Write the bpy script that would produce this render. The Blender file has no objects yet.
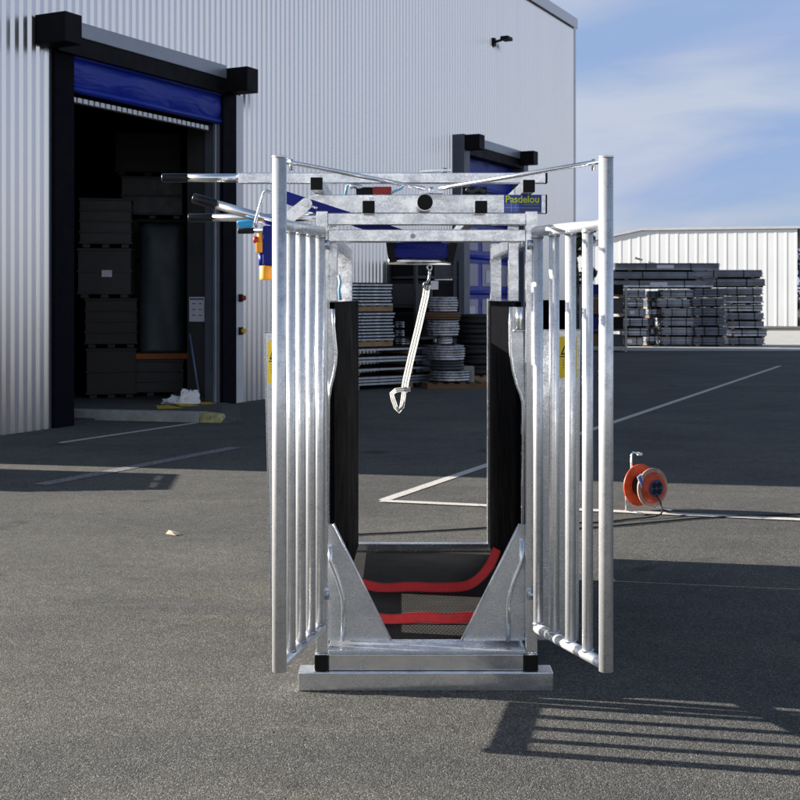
import bpy, math, random
from mathutils import Vector, Matrix
random.seed(11)
SC = bpy.context.scene
COL = SC.collection
F, H0, CX, CAMZ = 1187.0, 297.0, 400.0, 1.65

def px(x, y, Y):
    "the point at distance Y that the photograph shows at pixel x, y"
    return Vector(((x - CX) * Y / F, Y, CAMZ - (y - H0) * Y / F))
def gp(x, y, z=0.0):
    "ground point seen at pixel x, y"
    Y = F * (CAMZ - z) / (y - H0)
    return Vector(((x - CX) * Y / F, Y, z))

# ------------------------------------------------------------------ materials
MATS = {}
def new_mat(name):
    m = bpy.data.materials.new(name); m.use_nodes = True
    nt = m.node_tree
    return m, nt, nt.nodes['Principled BSDF']
def N(nt, typ, **kw):
    n = nt.nodes.new(typ)
    for k, v in kw.items():
        if k in n.inputs: n.inputs[k].default_value = v
        else: setattr(n, k, v)
    return n
def ramp(nt, src, stops):
    r = nt.nodes.new('ShaderNodeValToRGB')
    e = r.color_ramp.elements
    while len(e) < len(stops): e.new(0.5)
    for el, (p, c) in zip(e, stops):
        el.position = p
        el.color = (c, c, c, 1) if isinstance(c, (int, float)) else (*c, 1)
    nt.links.new(src, r.inputs[0])
    return r.outputs[0]
def simple(key, col, rough=0.5, metal=0.0, var=0.15, scale=12.0, bump=0.0, spec=0.5, bscale=None):
    "a plain material with a little procedural wear in colour, gloss and relief"
    m, nt, b = new_mat(key)
    tc = N(nt, 'ShaderNodeTexCoord')
    no = N(nt, 'ShaderNodeTexNoise', Scale=scale, Detail=6.0, Roughness=0.6)
    nt.links.new(tc.outputs['Object'], no.inputs['Vector'])
    lo = [max(0, c * (1 - var)) for c in col]; hi = [min(1, c * (1 + var)) for c in col]
    nt.links.new(ramp(nt, no.outputs['Fac'], [(0.3, lo), (0.7, hi)]), b.inputs['Base Color'])
    nt.links.new(ramp(nt, no.outputs['Fac'], [(0.3, min(1, rough * 0.8)), (0.7, min(1, rough * 1.2))]), b.inputs['Roughness'])
    b.inputs['Metallic'].default_value = metal
    b.inputs['Specular IOR Level'].default_value = spec
    if bump:
        n2 = N(nt, 'ShaderNodeTexNoise', Scale=bscale or scale * 4, Detail=5.0)
        nt.links.new(tc.outputs['Object'], n2.inputs['Vector'])
        bp = N(nt, 'ShaderNodeBump', Strength=bump, Distance=0.01)
        nt.links.new(n2.outputs['Fac'], bp.inputs['Height'])
        nt.links.new(bp.outputs[0], b.inputs['Normal'])
    MATS[key] = m
    return m
def galvanised(key, lo, hi, r0, r1, spangle=150.0, metal=0.95):
    "hot dip zinc: fine spangle, cloudy patches and long drawn streaks"
    m, nt, b = new_mat(key)
    tc = N(nt, 'ShaderNodeTexCoord')
    vo = N(nt, 'ShaderNodeTexVoronoi', Scale=spangle)
    no = N(nt, 'ShaderNodeTexNoise', Scale=11.0, Detail=8.0, Roughness=0.7)
    wv = N(nt, 'ShaderNodeTexNoise', Scale=5.0, Detail=6.0, Roughness=0.65, Distortion=1.2)
    mp = N(nt, 'ShaderNodeMapping'); mp.inputs['Scale'].default_value = (1.4, 1.4, 5.5); mp.inputs['Rotation'].default_value = (0.0, 0.25, 0.0)
    nt.links.new(tc.outputs['Object'], mp.inputs[0])
    nt.links.new(mp.outputs[0], wv.inputs['Vector'])
    nt.links.new(tc.outputs['Object'], no.inputs['Vector'])
    nt.links.new(tc.outputs['Object'], vo.inputs['Vector'])
    sep = N(nt, 'ShaderNodeSeparateColor'); nt.links.new(vo.outputs['Color'], sep.inputs[0])
    m1 = N(nt, 'ShaderNodeMath', operation='MULTIPLY_ADD'); m1.inputs[1].default_value = 0.16
    nt.links.new(sep.outputs[0], m1.inputs[0]); nt.links.new(no.outputs['Fac'], m1.inputs[2])
    m2 = N(nt, 'ShaderNodeMath', operation='MULTIPLY_ADD'); m2.inputs[1].default_value = 0.55
    nt.links.new(wv.outputs['Fac'], m2.inputs[0]); nt.links.new(m1.outputs[0], m2.inputs[2])
    f = m2.outputs[0]
    nt.links.new(ramp(nt, f, [(0.62, lo), (0.84, [(a + c) / 2 for a, c in zip(lo, hi)]), (1.05, hi)]), b.inputs['Base Color'])
    nt.links.new(ramp(nt, f, [(0.6, r1), (1.05, r0)]), b.inputs['Roughness'])
    b.inputs['Metallic'].default_value = metal
    bp = N(nt, 'ShaderNodeBump', Strength=0.05, Distance=0.003)
    nt.links.new(f, bp.inputs['Height']); nt.links.new(bp.outputs[0], b.inputs['Normal'])
    MATS[key] = m
    return m

galvanised('galv', (0.60, 0.62, 0.66), (0.90, 0.91, 0.93), 0.15, 0.34, 150.0, 0.93)
def mottled(key):
    "drawn tube after dipping: fine grainy mottle, dull flecks and runs down the tube"
    m, nt, b = new_mat(key)
    tc = N(nt, 'ShaderNodeTexCoord'); ob = tc.outputs['Object']
    n1 = N(nt, 'ShaderNodeTexNoise', Scale=120.0, Detail=5.0, Roughness=0.75); nt.links.new(ob, n1.inputs['Vector'])
    n2 = N(nt, 'ShaderNodeTexNoise', Scale=17.0, Detail=6.0, Roughness=0.7); nt.links.new(ob, n2.inputs['Vector'])
    mp = N(nt, 'ShaderNodeMapping'); mp.inputs['Scale'].default_value = (30, 30, 2.2); nt.links.new(ob, mp.inputs[0])
    n3 = N(nt, 'ShaderNodeTexNoise', Scale=1.0, Detail=4.0); nt.links.new(mp.outputs[0], n3.inputs['Vector'])
    a1 = N(nt, 'ShaderNodeMath', operation='ADD'); nt.links.new(n1.outputs['Fac'], a1.inputs[0]); nt.links.new(n2.outputs['Fac'], a1.inputs[1])
    a2 = N(nt, 'ShaderNodeMath', operation='MULTIPLY_ADD'); a2.inputs[1].default_value = 0.6; nt.links.new(n3.outputs['Fac'], a2.inputs[0]); nt.links.new(a1.outputs[0], a2.inputs[2])
    f = a2.outputs[0]
    nt.links.new(ramp(nt, f, [(0.0, (0.3, 0.3, 0.3)), (1.0, (0.9, 0.9, 0.9))]), b.inputs['Base Color'])
    mr = N(nt, 'ShaderNodeMapRange'); mr.inputs[1].default_value = 0.98; mr.inputs[2].default_value = 1.62; nt.links.new(f, mr.inputs[0])
    nt.links.new(ramp(nt, mr.outputs[0], [(0.0, (0.48, 0.49, 0.51)), (0.45, (0.74, 0.75, 0.77)), (1.0, (0.93, 0.935, 0.94))]), b.inputs['Base Color'])
    nt.links.new(ramp(nt, mr.outputs[0], [(0.0, 0.52), (1.0, 0.26)]), b.inputs['Roughness'])
    b.inputs['Metallic'].default_value = 0.70
    bp = N(nt, 'ShaderNodeBump', Strength=0.10, Distance=0.003); nt.links.new(f, bp.inputs['Height']); nt.links.new(bp.outputs[0], b.inputs['Normal'])
    MATS[key] = m
mottled('galv_tube')
galvanised('zinc_bright', (0.66, 0.68, 0.72), (0.88, 0.89, 0.91), 0.10, 0.22, 150.0, 1.0)
galvanised('galv_dull', (0.28, 0.31, 0.37), (0.54, 0.58, 0.65), 0.30, 0.5, 30.0, 0.85)
galvanised('galv_sheet', (0.50, 0.53, 0.57), (0.82, 0.84, 0.87), 0.20, 0.42, 130.0, 0.75)
simple('chrome', (0.72, 0.73, 0.75), 0.18, 1.0, 0.06)
simple('black_plastic', (0.006, 0.006, 0.007), 0.5, 0, 0.3, 30, 0, 0.2)
simple('grip_rubber', (0.006, 0.007, 0.012), 0.35, 0, 0.3, 30, 0, 0.35)
simple('rubber', (0.0022, 0.0022, 0.0034), 0.75, 0, 0.2, 5, 0, 0.02)
simple('blue_paint', (0.003, 0.009, 0.19), 0.4, 0, 0.18, 9, 0, 0.25)
simple('blue_case', (0.006, 0.012, 0.14), 0.5, 0, 0.15, 9, 0, 0.2)
simple('bright_blue', (0.02, 0.30, 0.62), 0.35, 0, 0.1)
simple('hose_blue', (0.22, 0.46, 0.66), 0.35, 0, 0.2)
simple('orange_plastic', (0.80, 0.30, 0.01), 0.42, 0, 0.12)
simple('yellow_plastic', (0.75, 0.42, 0.01), 0.45, 0, 0.12)
simple('red_plastic', (0.30, 0.012, 0.012), 0.42, 0, 0.15)
simple('red_strap', (0.97, 0.045, 0.05), 0.6, 0, 0.15, 40, 0.2, bscale=500)
simple('red_edge', (0.40, 0.01, 0.012), 0.7, 0, 0.1)
simple('white_web', (0.78, 0.77, 0.74), 0.75, 0, 0.08, 60, 0.2, bscale=600)
simple('black_web', (0.02, 0.02, 0.02), 0.8, 0, 0.1)
simple('tag_paper', (0.62, 0.60, 0.72), 0.6, 0, 0.06)
simple('sticker_yellow', (0.85, 0.60, 0.005), 0.4, 0, 0.05)
simple('sticker_blue', (0.02, 0.04, 0.28), 0.35, 0, 0.1)
simple('sticker_light', (0.08, 0.14, 0.50), 0.35, 0, 0.1)
simple('ink_lime', (0.50, 0.62, 0.03), 0.4, 0, 0.05)
simple('ink_dim', (0.12, 0.20, 0.12), 0.4, 0, 0.05)
simple('ink_black', (0.01, 0.01, 0.01), 0.5, 0, 0.05)
simple('ink_red', (0.45, 0.03, 0.02), 0.5, 0, 0.05)
simple('frame_grey', (0.085, 0.10, 0.135), 0.42, 0.0, 0.12, 5)
simple('header_grey', (0.30, 0.32, 0.36), 0.35, 0.5, 0.1, 5)
simple('box_black', (0.006, 0.0055, 0.007), 0.55, 0, 0.25, 6, 0, 0.12)
simple('seal_black', (0.004, 0.004, 0.008), 0.7, 0, 0.3, 6, 0.2, 0.08)
simple('trim_light', (0.62, 0.62, 0.65), 0.4, 0.4, 0.06, 4)
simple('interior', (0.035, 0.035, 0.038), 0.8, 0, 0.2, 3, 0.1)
simple('crate_dark', (0.036, 0.036, 0.038), 0.6, 0, 0.3, 4, 0.1)
simple('wrap_teal', (0.030, 0.048, 0.060), 0.5, 0, 0.35, 2.5, 0.2)
simple('dark_steel', (0.05, 0.052, 0.06), 0.45, 0.5, 0.3, 7)
simple('coil_steel', (0.40, 0.39, 0.40), 0.28, 0.95, 0.45, 9, 0.3, bscale=40)
simple('tyre_black', (0.008, 0.008, 0.009), 0.7, 0, 0.3, 14, 0.3)
simple('timber', (0.30, 0.19, 0.10), 0.8, 0, 0.3, 14, 0.3)
simple('timber_dark', (0.14, 0.075, 0.04), 0.85, 0, 0.3, 14, 0.3)
simple('orange_plank', (0.35, 0.10, 0.02), 0.7, 0, 0.3, 10, 0.2)
simple('paper', (0.62, 0.62, 0.70), 0.7, 0, 0.04)
simple('paper_ink', (0.08, 0.09, 0.2), 0.7, 0, 0.04)
simple('white_plastic', (0.75, 0.75, 0.76), 0.5, 0, 0.1, 30, 0.3)
simple('broom_blue', (0.10, 0.14, 0.24), 0.4, 0, 0.1)
simple('concrete', (0.26, 0.26, 0.24), 0.85, 0, 0.25, 7, 0.3)
simple('concrete_light', (0.36, 0.35, 0.33), 0.85, 0, 0.12, 2, 0.2)
simple('kerb_yellow', (0.32, 0.30, 0.13), 0.85, 0, 0.6, 14, 0.4)
simple('hatch_yellow', (0.55, 0.36, 0.02), 0.7, 0, 0.3, 25)
simple('reel_orange', (0.48, 0.055, 0.012), 0.45, 0, 0.45, 16)
simple('reel_rim', (0.36, 0.24, 0.19), 0.6, 0, 0.35, 12)
simple('socket_blue', (0.008, 0.035, 0.12), 0.35, 0, 0.2)
simple('cable_black', (0.012, 0.012, 0.013), 0.55, 0, 0.2)
simple('cladding_white', (0.76, 0.77, 0.78), 0.5, 0, 0.04, 0.4)
simple('bark', (0.07, 0.05, 0.035), 0.9, 0, 0.3, 10, 0.4)
simple('leaf_dark', (0.022, 0.040, 0.016), 0.6, 0, 0.5, 1.2)
simple('leaf_mid', (0.045, 0.075, 0.024), 0.6, 0, 0.5, 1.2)
simple('window_pane', (0.26, 0.24, 0.34), 0.25, 0, 0.15, 1.5)
simple('bundle_blue', (0.10, 0.125, 0.17), 0.45, 0.5, 0.4, 3)
simple('bundle_grey', (0.16, 0.18, 0.225), 0.42, 0.5, 0.45, 2.2)
simple('bundle_pale', (0.27, 0.295, 0.35), 0.42, 0.4, 0.4, 2.2)
simple('scrap_cream', (0.62, 0.52, 0.36), 0.8, 0, 0.15, 20)

def curtain_mat():
    m, nt, b = new_mat('curtain_blue')
    tc = N(nt, 'ShaderNodeTexCoord')
    mp = N(nt, 'ShaderNodeMapping'); mp.inputs['Scale'].default_value = (0.9, 0.9, 2.6); mp.inputs['Rotation'].default_value = (0, 0.75, 0)
    no = N(nt, 'ShaderNodeTexNoise', Scale=1.6, Detail=3.0, Distortion=0.8)
    nt.links.new(tc.outputs['Object'], mp.inputs[0]); nt.links.new(mp.outputs[0], no.inputs['Vector'])
    b.inputs['Base Color'].default_value = (0.007, 0.028, 0.33, 1)
    b.inputs['Roughness'].default_value = 0.36
    b.inputs['Specular IOR Level'].default_value = 0.3
    bp = N(nt, 'ShaderNodeBump', Strength=0.45, Distance=0.08)
    nt.links.new(no.outputs['Fac'], bp.inputs['Height']); nt.links.new(bp.outputs[0], b.inputs['Normal'])
    MATS['curtain_blue'] = m
curtain_mat()

def cladding_mat():
    m, nt, b = new_mat('cladding')
    tc = N(nt, 'ShaderNodeTexCoord')
    no = N(nt, 'ShaderNodeTexNoise', Scale=1.0, Detail=6.0, Roughness=0.6); mp = N(nt, 'ShaderNodeMapping'); mp.inputs['Scale'].default_value = (1.6, 1.6, 0.16)
    nt.links.new(tc.outputs['Object'], mp.inputs[0]); nt.links.new(mp.outputs[0], no.inputs['Vector'])
    nt.links.new(ramp(nt, no.outputs['Fac'], [(0.3, (0.67, 0.67, 0.70)), (0.7, (0.74, 0.74, 0.76))]), b.inputs['Base Color'])
    nt.links.new(ramp(nt, no.outputs['Fac'], [(0.3, 0.20), (0.7, 0.27)]), b.inputs['Roughness'])
    b.inputs['Metallic'].default_value = 0.88
    MATS['cladding'] = m
cladding_mat()

def asphalt_mat():
    m, nt, b = new_mat('asphalt')
    tc = N(nt, 'ShaderNodeTexCoord'); ob = tc.outputs['Object']
    vo = N(nt, 'ShaderNodeTexVoronoi', Scale=190.0); nt.links.new(ob, vo.inputs['Vector'])
    n1 = N(nt, 'ShaderNodeTexNoise', Scale=230.0, Detail=3.0); nt.links.new(ob, n1.inputs['Vector'])
    n2 = N(nt, 'ShaderNodeTexNoise', Scale=0.55, Detail=6.0, Roughness=0.6, Distortion=0.4); nt.links.new(ob, n2.inputs['Vector'])
    n3 = N(nt, 'ShaderNodeTexNoise', Scale=9.0, Detail=5.0, Roughness=0.7); nt.links.new(ob, n3.inputs['Vector'])
    sep = N(nt, 'ShaderNodeSeparateColor'); nt.links.new(vo.outputs['Color'], sep.inputs[0])
    c1 = ramp(nt, sep.outputs[0], [(0.0, (0.046, 0.046, 0.045)), (0.55, (0.088, 0.087, 0.083)), (0.86, (0.126, 0.124, 0.117)), (1.0, (0.21, 0.206, 0.194))])
    def mul(a, bb, f=1.0):
        x = N(nt, 'ShaderNodeMix', data_type='RGBA', blend_type='MULTIPLY'); x.inputs[0].default_value = f
        nt.links.new(a, x.inputs[6]); nt.links.new(bb, x.inputs[7]); return x.outputs[2]
    c = mul(c1, ramp(nt, n1.outputs['Fac'], [(0.3, 0.62), (0.7, 1.35)]))
    c = mul(c, ramp(nt, n2.outputs['Fac'], [(0.32, (0.84, 0.84, 0.86)), (0.68, (1.14, 1.12, 1.08))]))
    c = mul(c, ramp(nt, n3.outputs['Fac'], [(0.3, 0.86), (0.7, 1.12)]))
    n4 = N(nt, 'ShaderNodeTexNoise', Scale=0.9, Detail=7.0, Roughness=0.62, Distortion=1.2); mp4 = N(nt, 'ShaderNodeMapping'); mp4.inputs['Scale'].default_value = (0.7, 1.6, 1); mp4.inputs['Location'].default_value = (2.3, 5.1, 0)
    nt.links.new(ob, mp4.inputs[0]); nt.links.new(mp4.outputs[0], n4.inputs['Vector'])
    c = mul(c, ramp(nt, n4.outputs['Fac'], [(0.30, (0.86, 0.86, 0.88)), (0.48, (1.0, 1.0, 1.0)), (0.64, (1.14, 1.12, 1.06))]))
    n5 = N(nt, 'ShaderNodeTexNoise', Scale=1.7, Detail=5.0, Roughness=0.5); mp5 = N(nt, 'ShaderNodeMapping'); mp5.inputs['Location'].default_value = (7.7, 1.2, 0)
    nt.links.new(ob, mp5.inputs[0]); nt.links.new(mp5.outputs[0], n5.inputs['Vector'])
    c = mul(c, ramp(nt, n5.outputs['Fac'], [(0.26, (0.55, 0.55, 0.57)), (0.34, (1.0, 1.0, 1.0))]))
    v6 = N(nt, 'ShaderNodeTexVoronoi', Scale=26.0); nt.links.new(ob, v6.inputs['Vector'])
    s6 = N(nt, 'ShaderNodeSeparateColor'); nt.links.new(v6.outputs['Color'], s6.inputs[0])
    pit = N(nt, 'ShaderNodeMath', operation='MULTIPLY_ADD'); pit.inputs[1].default_value = 1.0; nt.links.new(v6.outputs['Distance'], pit.inputs[0]); nt.links.new(s6.outputs[1], pit.inputs[2])
    c = mul(c, ramp(nt, pit.outputs[0], [(0.16, (0.35, 0.35, 0.36)), (0.24, (1.0, 1.0, 1.0))]))
    nt.links.new(c, b.inputs['Base Color'])
    b.inputs['Roughness'].default_value = 0.9
    b.inputs['Specular IOR Level'].default_value = 0.12
    ad = N(nt, 'ShaderNodeMath', operation='MULTIPLY_ADD'); ad.inputs[1].default_value = -1.0
    nt.links.new(vo.outputs['Distance'], ad.inputs[0]); nt.links.new(n1.outputs['Fac'], ad.inputs[2])
    bp = N(nt, 'ShaderNodeBump', Strength=0.42, Distance=0.006)
    nt.links.new(ad.outputs[0], bp.inputs['Height']); nt.links.new(bp.outputs[0], b.inputs['Normal'])
    MATS['asphalt'] = m
asphalt_mat()

def paint_mat(key, col, wear):
    "road paint worn through to the grit"
    m, nt, b = new_mat(key)
    tc = N(nt, 'ShaderNodeTexCoord')
    n1 = N(nt, 'ShaderNodeTexNoise', Scale=34.0, Detail=6.0, Roughness=0.75); nt.links.new(tc.outputs['Object'], n1.inputs['Vector'])
    c = ramp(nt, n1.outputs['Fac'], [(max(0, wear - 0.08), (0.10, 0.098, 0.095)), (wear + 0.06, col)])
    nt.links.new(c, b.inputs['Base Color']); b.inputs['Roughness'].default_value = 0.8
    bp = N(nt, 'ShaderNodeBump', Strength=0.3, Distance=0.004)
    nt.links.new(n1.outputs['Fac'], bp.inputs['Height']); nt.links.new(bp.outputs[0], b.inputs['Normal'])
    MATS[key] = m
paint_mat('line_paint', (0.50, 0.47, 0.43), 0.41)
paint_mat('line_worn', (0.24, 0.24, 0.25), 0.53)

def mat_floor():
    m, nt, b = new_mat('rubber_mat')
    tc = N(nt, 'ShaderNodeTexCoord')
    mp = N(nt, 'ShaderNodeMapping'); mp.inputs['Scale'].default_value = (1, 1, 1)
    nt.links.new(tc.outputs['Object'], mp.inputs[0])
    br = N(nt, 'ShaderNodeTexBrick', Scale=26.0); br.inputs['Mortar Size'].default_value = 0.07; br.inputs['Row Height'].default_value = 0.75; br.inputs['Brick Width'].default_value = 0.5
    nt.links.new(mp.outputs[0], br.inputs['Vector'])
    no = N(nt, 'ShaderNodeTexNoise', Scale=6.0, Detail=6.0); nt.links.new(tc.outputs['Object'], no.inputs['Vector'])
    fx = N(nt, 'ShaderNodeMix', data_type='RGBA', blend_type='MULTIPLY'); fx.inputs[0].default_value = 1.0
    nt.links.new(ramp(nt, no.outputs['Fac'], [(0.3, (0.028, 0.027, 0.026)), (0.7, (0.052, 0.050, 0.047))]), fx.inputs[6])
    nt.links.new(ramp(nt, br.outputs['Fac'], [(0.0, 1.0), (1.0, 0.25)]), fx.inputs[7])
    nt.links.new(fx.outputs[2], b.inputs['Base Color']); b.inputs['Specular IOR Level'].default_value = 0.15
    b.inputs['Roughness'].default_value = 0.8
    bp = N(nt, 'ShaderNodeBump', Strength=0.8, Distance=0.006)
    nt.links.new(br.outputs['Fac'], bp.inputs['Height']); bp.invert = True
    nt.links.new(bp.outputs[0], b.inputs['Normal'])
    MATS['rubber_mat'] = m
mat_floor()

# ------------------------------------------------------------------ mesh builder
WM = {}
class MB:
    def __init__(s): s.v, s.f, s.m, s.sm, s.keys = [], [], [], [], []
    def _k(s, key):
        if key not in s.keys: s.keys.append(key)
        return s.keys.index(key)
    def add(s, vs, fs, mat, smooth=False):
        o = len(s.v); s.v += [Vector(v) for v in vs]; k = s._k(mat)
        for i, f in enumerate(fs):
            s.f.append([o + j for j in f]); s.m.append(k)
            s.sm.append(smooth if isinstance(smooth, bool) else smooth[i])
        return s
    def box(s, x0, x1, y0, y1, z0, z1, mat, M=None):
        if x0 > x1: x0, x1 = x1, x0
        if y0 > y1: y0, y1 = y1, y0
        if z0 > z1: z0, z1 = z1, z0
        vs = [Vector(p) for p in ((x0,y0,z0),(x1,y0,z0),(x1,y1,z0),(x0,y1,z0),(x0,y0,z1),(x1,y0,z1),(x1,y1,z1),(x0,y1,z1))]
        if M: vs = [M @ v for v in vs]
        return s.add(vs, [(0,3,2,1),(4,5,6,7),(0,1,5,4),(1,2,6,5),(2,3,7,6),(3,0,4,7)], mat)
    def bar(s, p0, p1, w, h, mat, up=(0,0,1)):
        "square tube from p0 to p1: w across, h along up"
        p0, p1, up = Vector(p0), Vector(p1), Vector(up)
        d = (p1 - p0).normalized(); a = d.cross(up).normalized(); u = a.cross(d).normalized()
        a *= w / 2; u *= h / 2
        vs = [p0-a-u, p0+a-u, p0+a+u, p0-a+u, p1-a-u, p1+a-u, p1+a+u, p1-a+u]
        return s.add(vs, [(3,2,1,0),(4,5,6,7),(0,1,5,4),(1,2,6,5),(2,3,7,6),(3,0,4,7)], mat)
    def tube(s, pts, r, mat, seg=14, r1=None):
        pts = [Vector(p) for p in pts]; n = len(pts)
        vs, fs, sm = [], [], []
        prev = None
        for i, p in enumerate(pts):
            d = (pts[min(i+1, n-1)] - pts[max(i-1, 0)]).normalized()
            if prev is None:
                a = d.orthogonal().normalized()
            else:
                a = (prev - d * prev.dot(d)).normalized()
            prev = a; b = d.cross(a)
            rr = r if r1 is None else r + (r1 - r) * i / (n - 1)
            for k in range(seg):
                t = 2 * math.pi * k / seg
                vs.append(p + (a * math.cos(t) + b * math.sin(t)) * rr)
        for i in range(n - 1):
            for k in range(seg):
                k2 = (k + 1) % seg
                fs.append((i*seg+k, i*seg+k2, (i+1)*seg+k2, (i+1)*seg+k)); sm.append(True)
        fs.append(tuple(range(seg - 1, -1, -1))); sm.append(False)
        fs.append(tuple((n-1)*seg + k for k in range(seg))); sm.append(False)
        return s.add(vs, fs, mat, sm)
    def cone(s, p0, p1, r0, r1, mat, seg=20): return s.tube([p0, p1], r0, mat, seg, r1)
    def prism(s, poly, y0, y1, mat):
        "polygon of (x, z) pushed through from y0 to y1"
        n = len(poly)
        vs = [(x, y0, z) for x, z in poly] + [(x, y1, z) for x, z in poly]
        fs = [tuple(range(n)), tuple(range(2*n-1, n-1, -1))]
        fs += [(i, i + n, (i+1) % n + n, (i+1) % n) for i in range(n)]
        return s.add(vs, fs, mat)
    def ribbon(s, pts, w, mat, thick=0.003, wdir=None, stripes=None):
        "flat webbing along pts; wdir is the direction of its width (a vector, or one per point)"
        pts = [Vector(p) for p in pts]; n = len(pts)
        ds = [(pts[min(i+1, n-1)] - pts[max(i-1, 0)]).normalized() for i in range(n)]
        cuts = stripes or [(0.0, 1.0, mat)]
        for (a0, a1, mk) in cuts:
            vs, fs = [], []
            for i, p in enumerate(pts):
                wd = Vector(wdir[i] if isinstance(wdir, list) else wdir).normalized()
                nn = ds[i].cross(wd).normalized() * thick / 2
                q0 = p + wd * (a0 - 0.5) * w; q1 = p + wd * (a1 - 0.5) * w
                vs += [q0 - nn, q1 - nn, q1 + nn, q0 + nn]
            for i in range(n - 1):
                for k in range(4):
                    k2 = (k + 1) % 4
                    fs.append((i*4+k, i*4+k2, (i+1)*4+k2, (i+1)*4+k))
            fs += [(3,2,1,0), ((n-1)*4, (n-1)*4+1, (n-1)*4+2, (n-1)*4+3)]
            s.add(vs, fs, mk, False)
        return s
    def build(s, name, parent=None, local=False, bevel=0.0, seg=2):
        me = bpy.data.meshes.new(name)
        W = WM.get(parent, Matrix()) if parent else Matrix()
        inv = Matrix() if local or not parent else W.inverted()
        me.from_pydata([tuple(inv @ v) for v in s.v], [], s.f)
        for k in s.keys: me.materials.append(MATS[k])
        me.polygons.foreach_set('material_index', s.m)
        me.polygons.foreach_set('use_smooth', s.sm)
        me.update()
        o = bpy.data.objects.new(name, me); COL.objects.link(o)
        if parent: o.parent = parent
        WM[o] = W.copy()
        if bevel:
            b = o.modifiers.new('edge_bevel', 'BEVEL'); b.width = bevel; b.segments = seg
            b.limit_method = 'ANGLE'; b.angle_limit = math.radians(50)
        return o

def tag(o, label=None, cat=None, group=None, kind=None):
    if label: o['label'] = label
    if cat: o['category'] = cat
    if group: o['group'] = group
    if kind: o['kind'] = kind
    return o
def thing(name, loc, label, cat, rz=0.0, group=None):
    o = bpy.data.objects.new(name, None); COL.objects.link(o)
    o.location = loc; o.rotation_euler = (0, 0, rz)
    o.empty_display_size = 0.2
    WM[o] = Matrix.Translation(Vector(loc)) @ Matrix.Rotation(rz, 4, 'Z')
    return tag(o, label, cat, group)
def copy_tree(o, parent=None, loc=None, rz=None, label=None):
    c = o.copy(); COL.objects.link(c)
    if parent: c.parent = parent
    if loc is not None: c.location = loc
    if rz is not None: c.rotation_euler = (0, 0, rz)
    if label: c['label'] = label
    for ch in list(o.children): copy_tree(ch, c)
    return c

# ------------------------------------------------------------------ light, sky, camera
SUN_EL = math.radians(17.0)
sd = Vector((0.982 * math.cos(SUN_EL), -0.19 * math.cos(SUN_EL), -math.sin(SUN_EL)))
sl = bpy.data.lights.new('sun', 'SUN'); sl.energy = 5.0; sl.angle = math.radians(0.53); sl.color = (1.0, 0.94, 0.845)
so = bpy.data.objects.new('sun', sl); COL.objects.link(so)
so.rotation_euler = sd.to_track_quat('-Z', 'Y').to_euler(); so.location = (-30, 8, 12)

w = bpy.data.worlds.new('World'); SC.world = w; w.use_nodes = True
nt = w.node_tree; bg = nt.nodes['Background']
sky = N(nt, 'ShaderNodeTexSky', sky_type='NISHITA'); sky.sun_disc = False
sky.sun_elevation = SUN_EL; sky.sun_rotation = math.radians(-79.0)
tc = N(nt, 'ShaderNodeTexCoord')
sx = N(nt, 'ShaderNodeSeparateXYZ'); nt.links.new(tc.outputs['Generated'], sx.inputs[0])
mp = N(nt, 'ShaderNodeMapping'); mp.inputs['Scale'].default_value = (1.1, 1.1, 5.0); mp.inputs['Location'].default_value = (3.1, 0.7, 0.4)
nt.links.new(tc.outputs['Generated'], mp.inputs[0])
cn = N(nt, 'ShaderNodeTexNoise', Scale=2.4, Detail=7.0, Roughness=0.55, Distortion=0.5); nt.links.new(mp.outputs[0], cn.inputs['Vector'])
cf = ramp(nt, cn.outputs['Fac'], [(0.34, 0.72), (0.50, 0.9), (0.62, 1.0)])
el = ramp(nt, sx.outputs['Z'], [(0.0, 1.0), (0.26, 0.95), (0.50, 0.12)])
cm = N(nt, 'ShaderNodeMath', operation='MULTIPLY'); nt.links.new(cf, cm.inputs[0]); nt.links.new(el, cm.inputs[1])
# added brightness in the clouds behind the camera, lighting the front steel; dimmer ahead
fr = N(nt, 'ShaderNodeMapRange'); fr.inputs[1].default_value = -0.75; fr.inputs[2].default_value = 0.75
nt.links.new(sx.outputs['Y'], fr.inputs[0])
cc = ramp(nt, fr.outputs[0], [(0.0, (4.9, 5.0, 5.4)), (0.62, (2.75, 2.85, 3.5)), (1.0, (2.5, 2.9, 4.05))])
c2 = N(nt, 'ShaderNodeTexNoise', Scale=3.0, Detail=6.0, Roughness=0.52, Distortion=0.35); nt.links.new(mp.outputs[0], c2.inputs['Vector'])
tn = N(nt, 'ShaderNodeMix', data_type='RGBA', blend_type='MULTIPLY'); tn.inputs[0].default_value = 1.0
nt.links.new(cc, tn.inputs[6]); nt.links.new(ramp(nt, c2.outputs['Fac'], [(0.37, (0.68, 0.83, 1.0)), (0.50, (0.97, 0.98, 1.0)), (0.63, (1.26, 1.17, 1.04))]), tn.inputs[7])
cc = tn.outputs[2]
MIX = N(nt, 'ShaderNodeMix', data_type='RGBA')
nt.links.new(cm.outputs[0], MIX.inputs[0]); nt.links.new(sky.outputs[0], MIX.inputs[6]); nt.links.new(cc, MIX.inputs[7])
nt.links.new(MIX.outputs[2], bg.inputs['Color']); bg.inputs['Strength'].default_value = 0.055
SKY_NODES = (MIX, cc)

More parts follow.
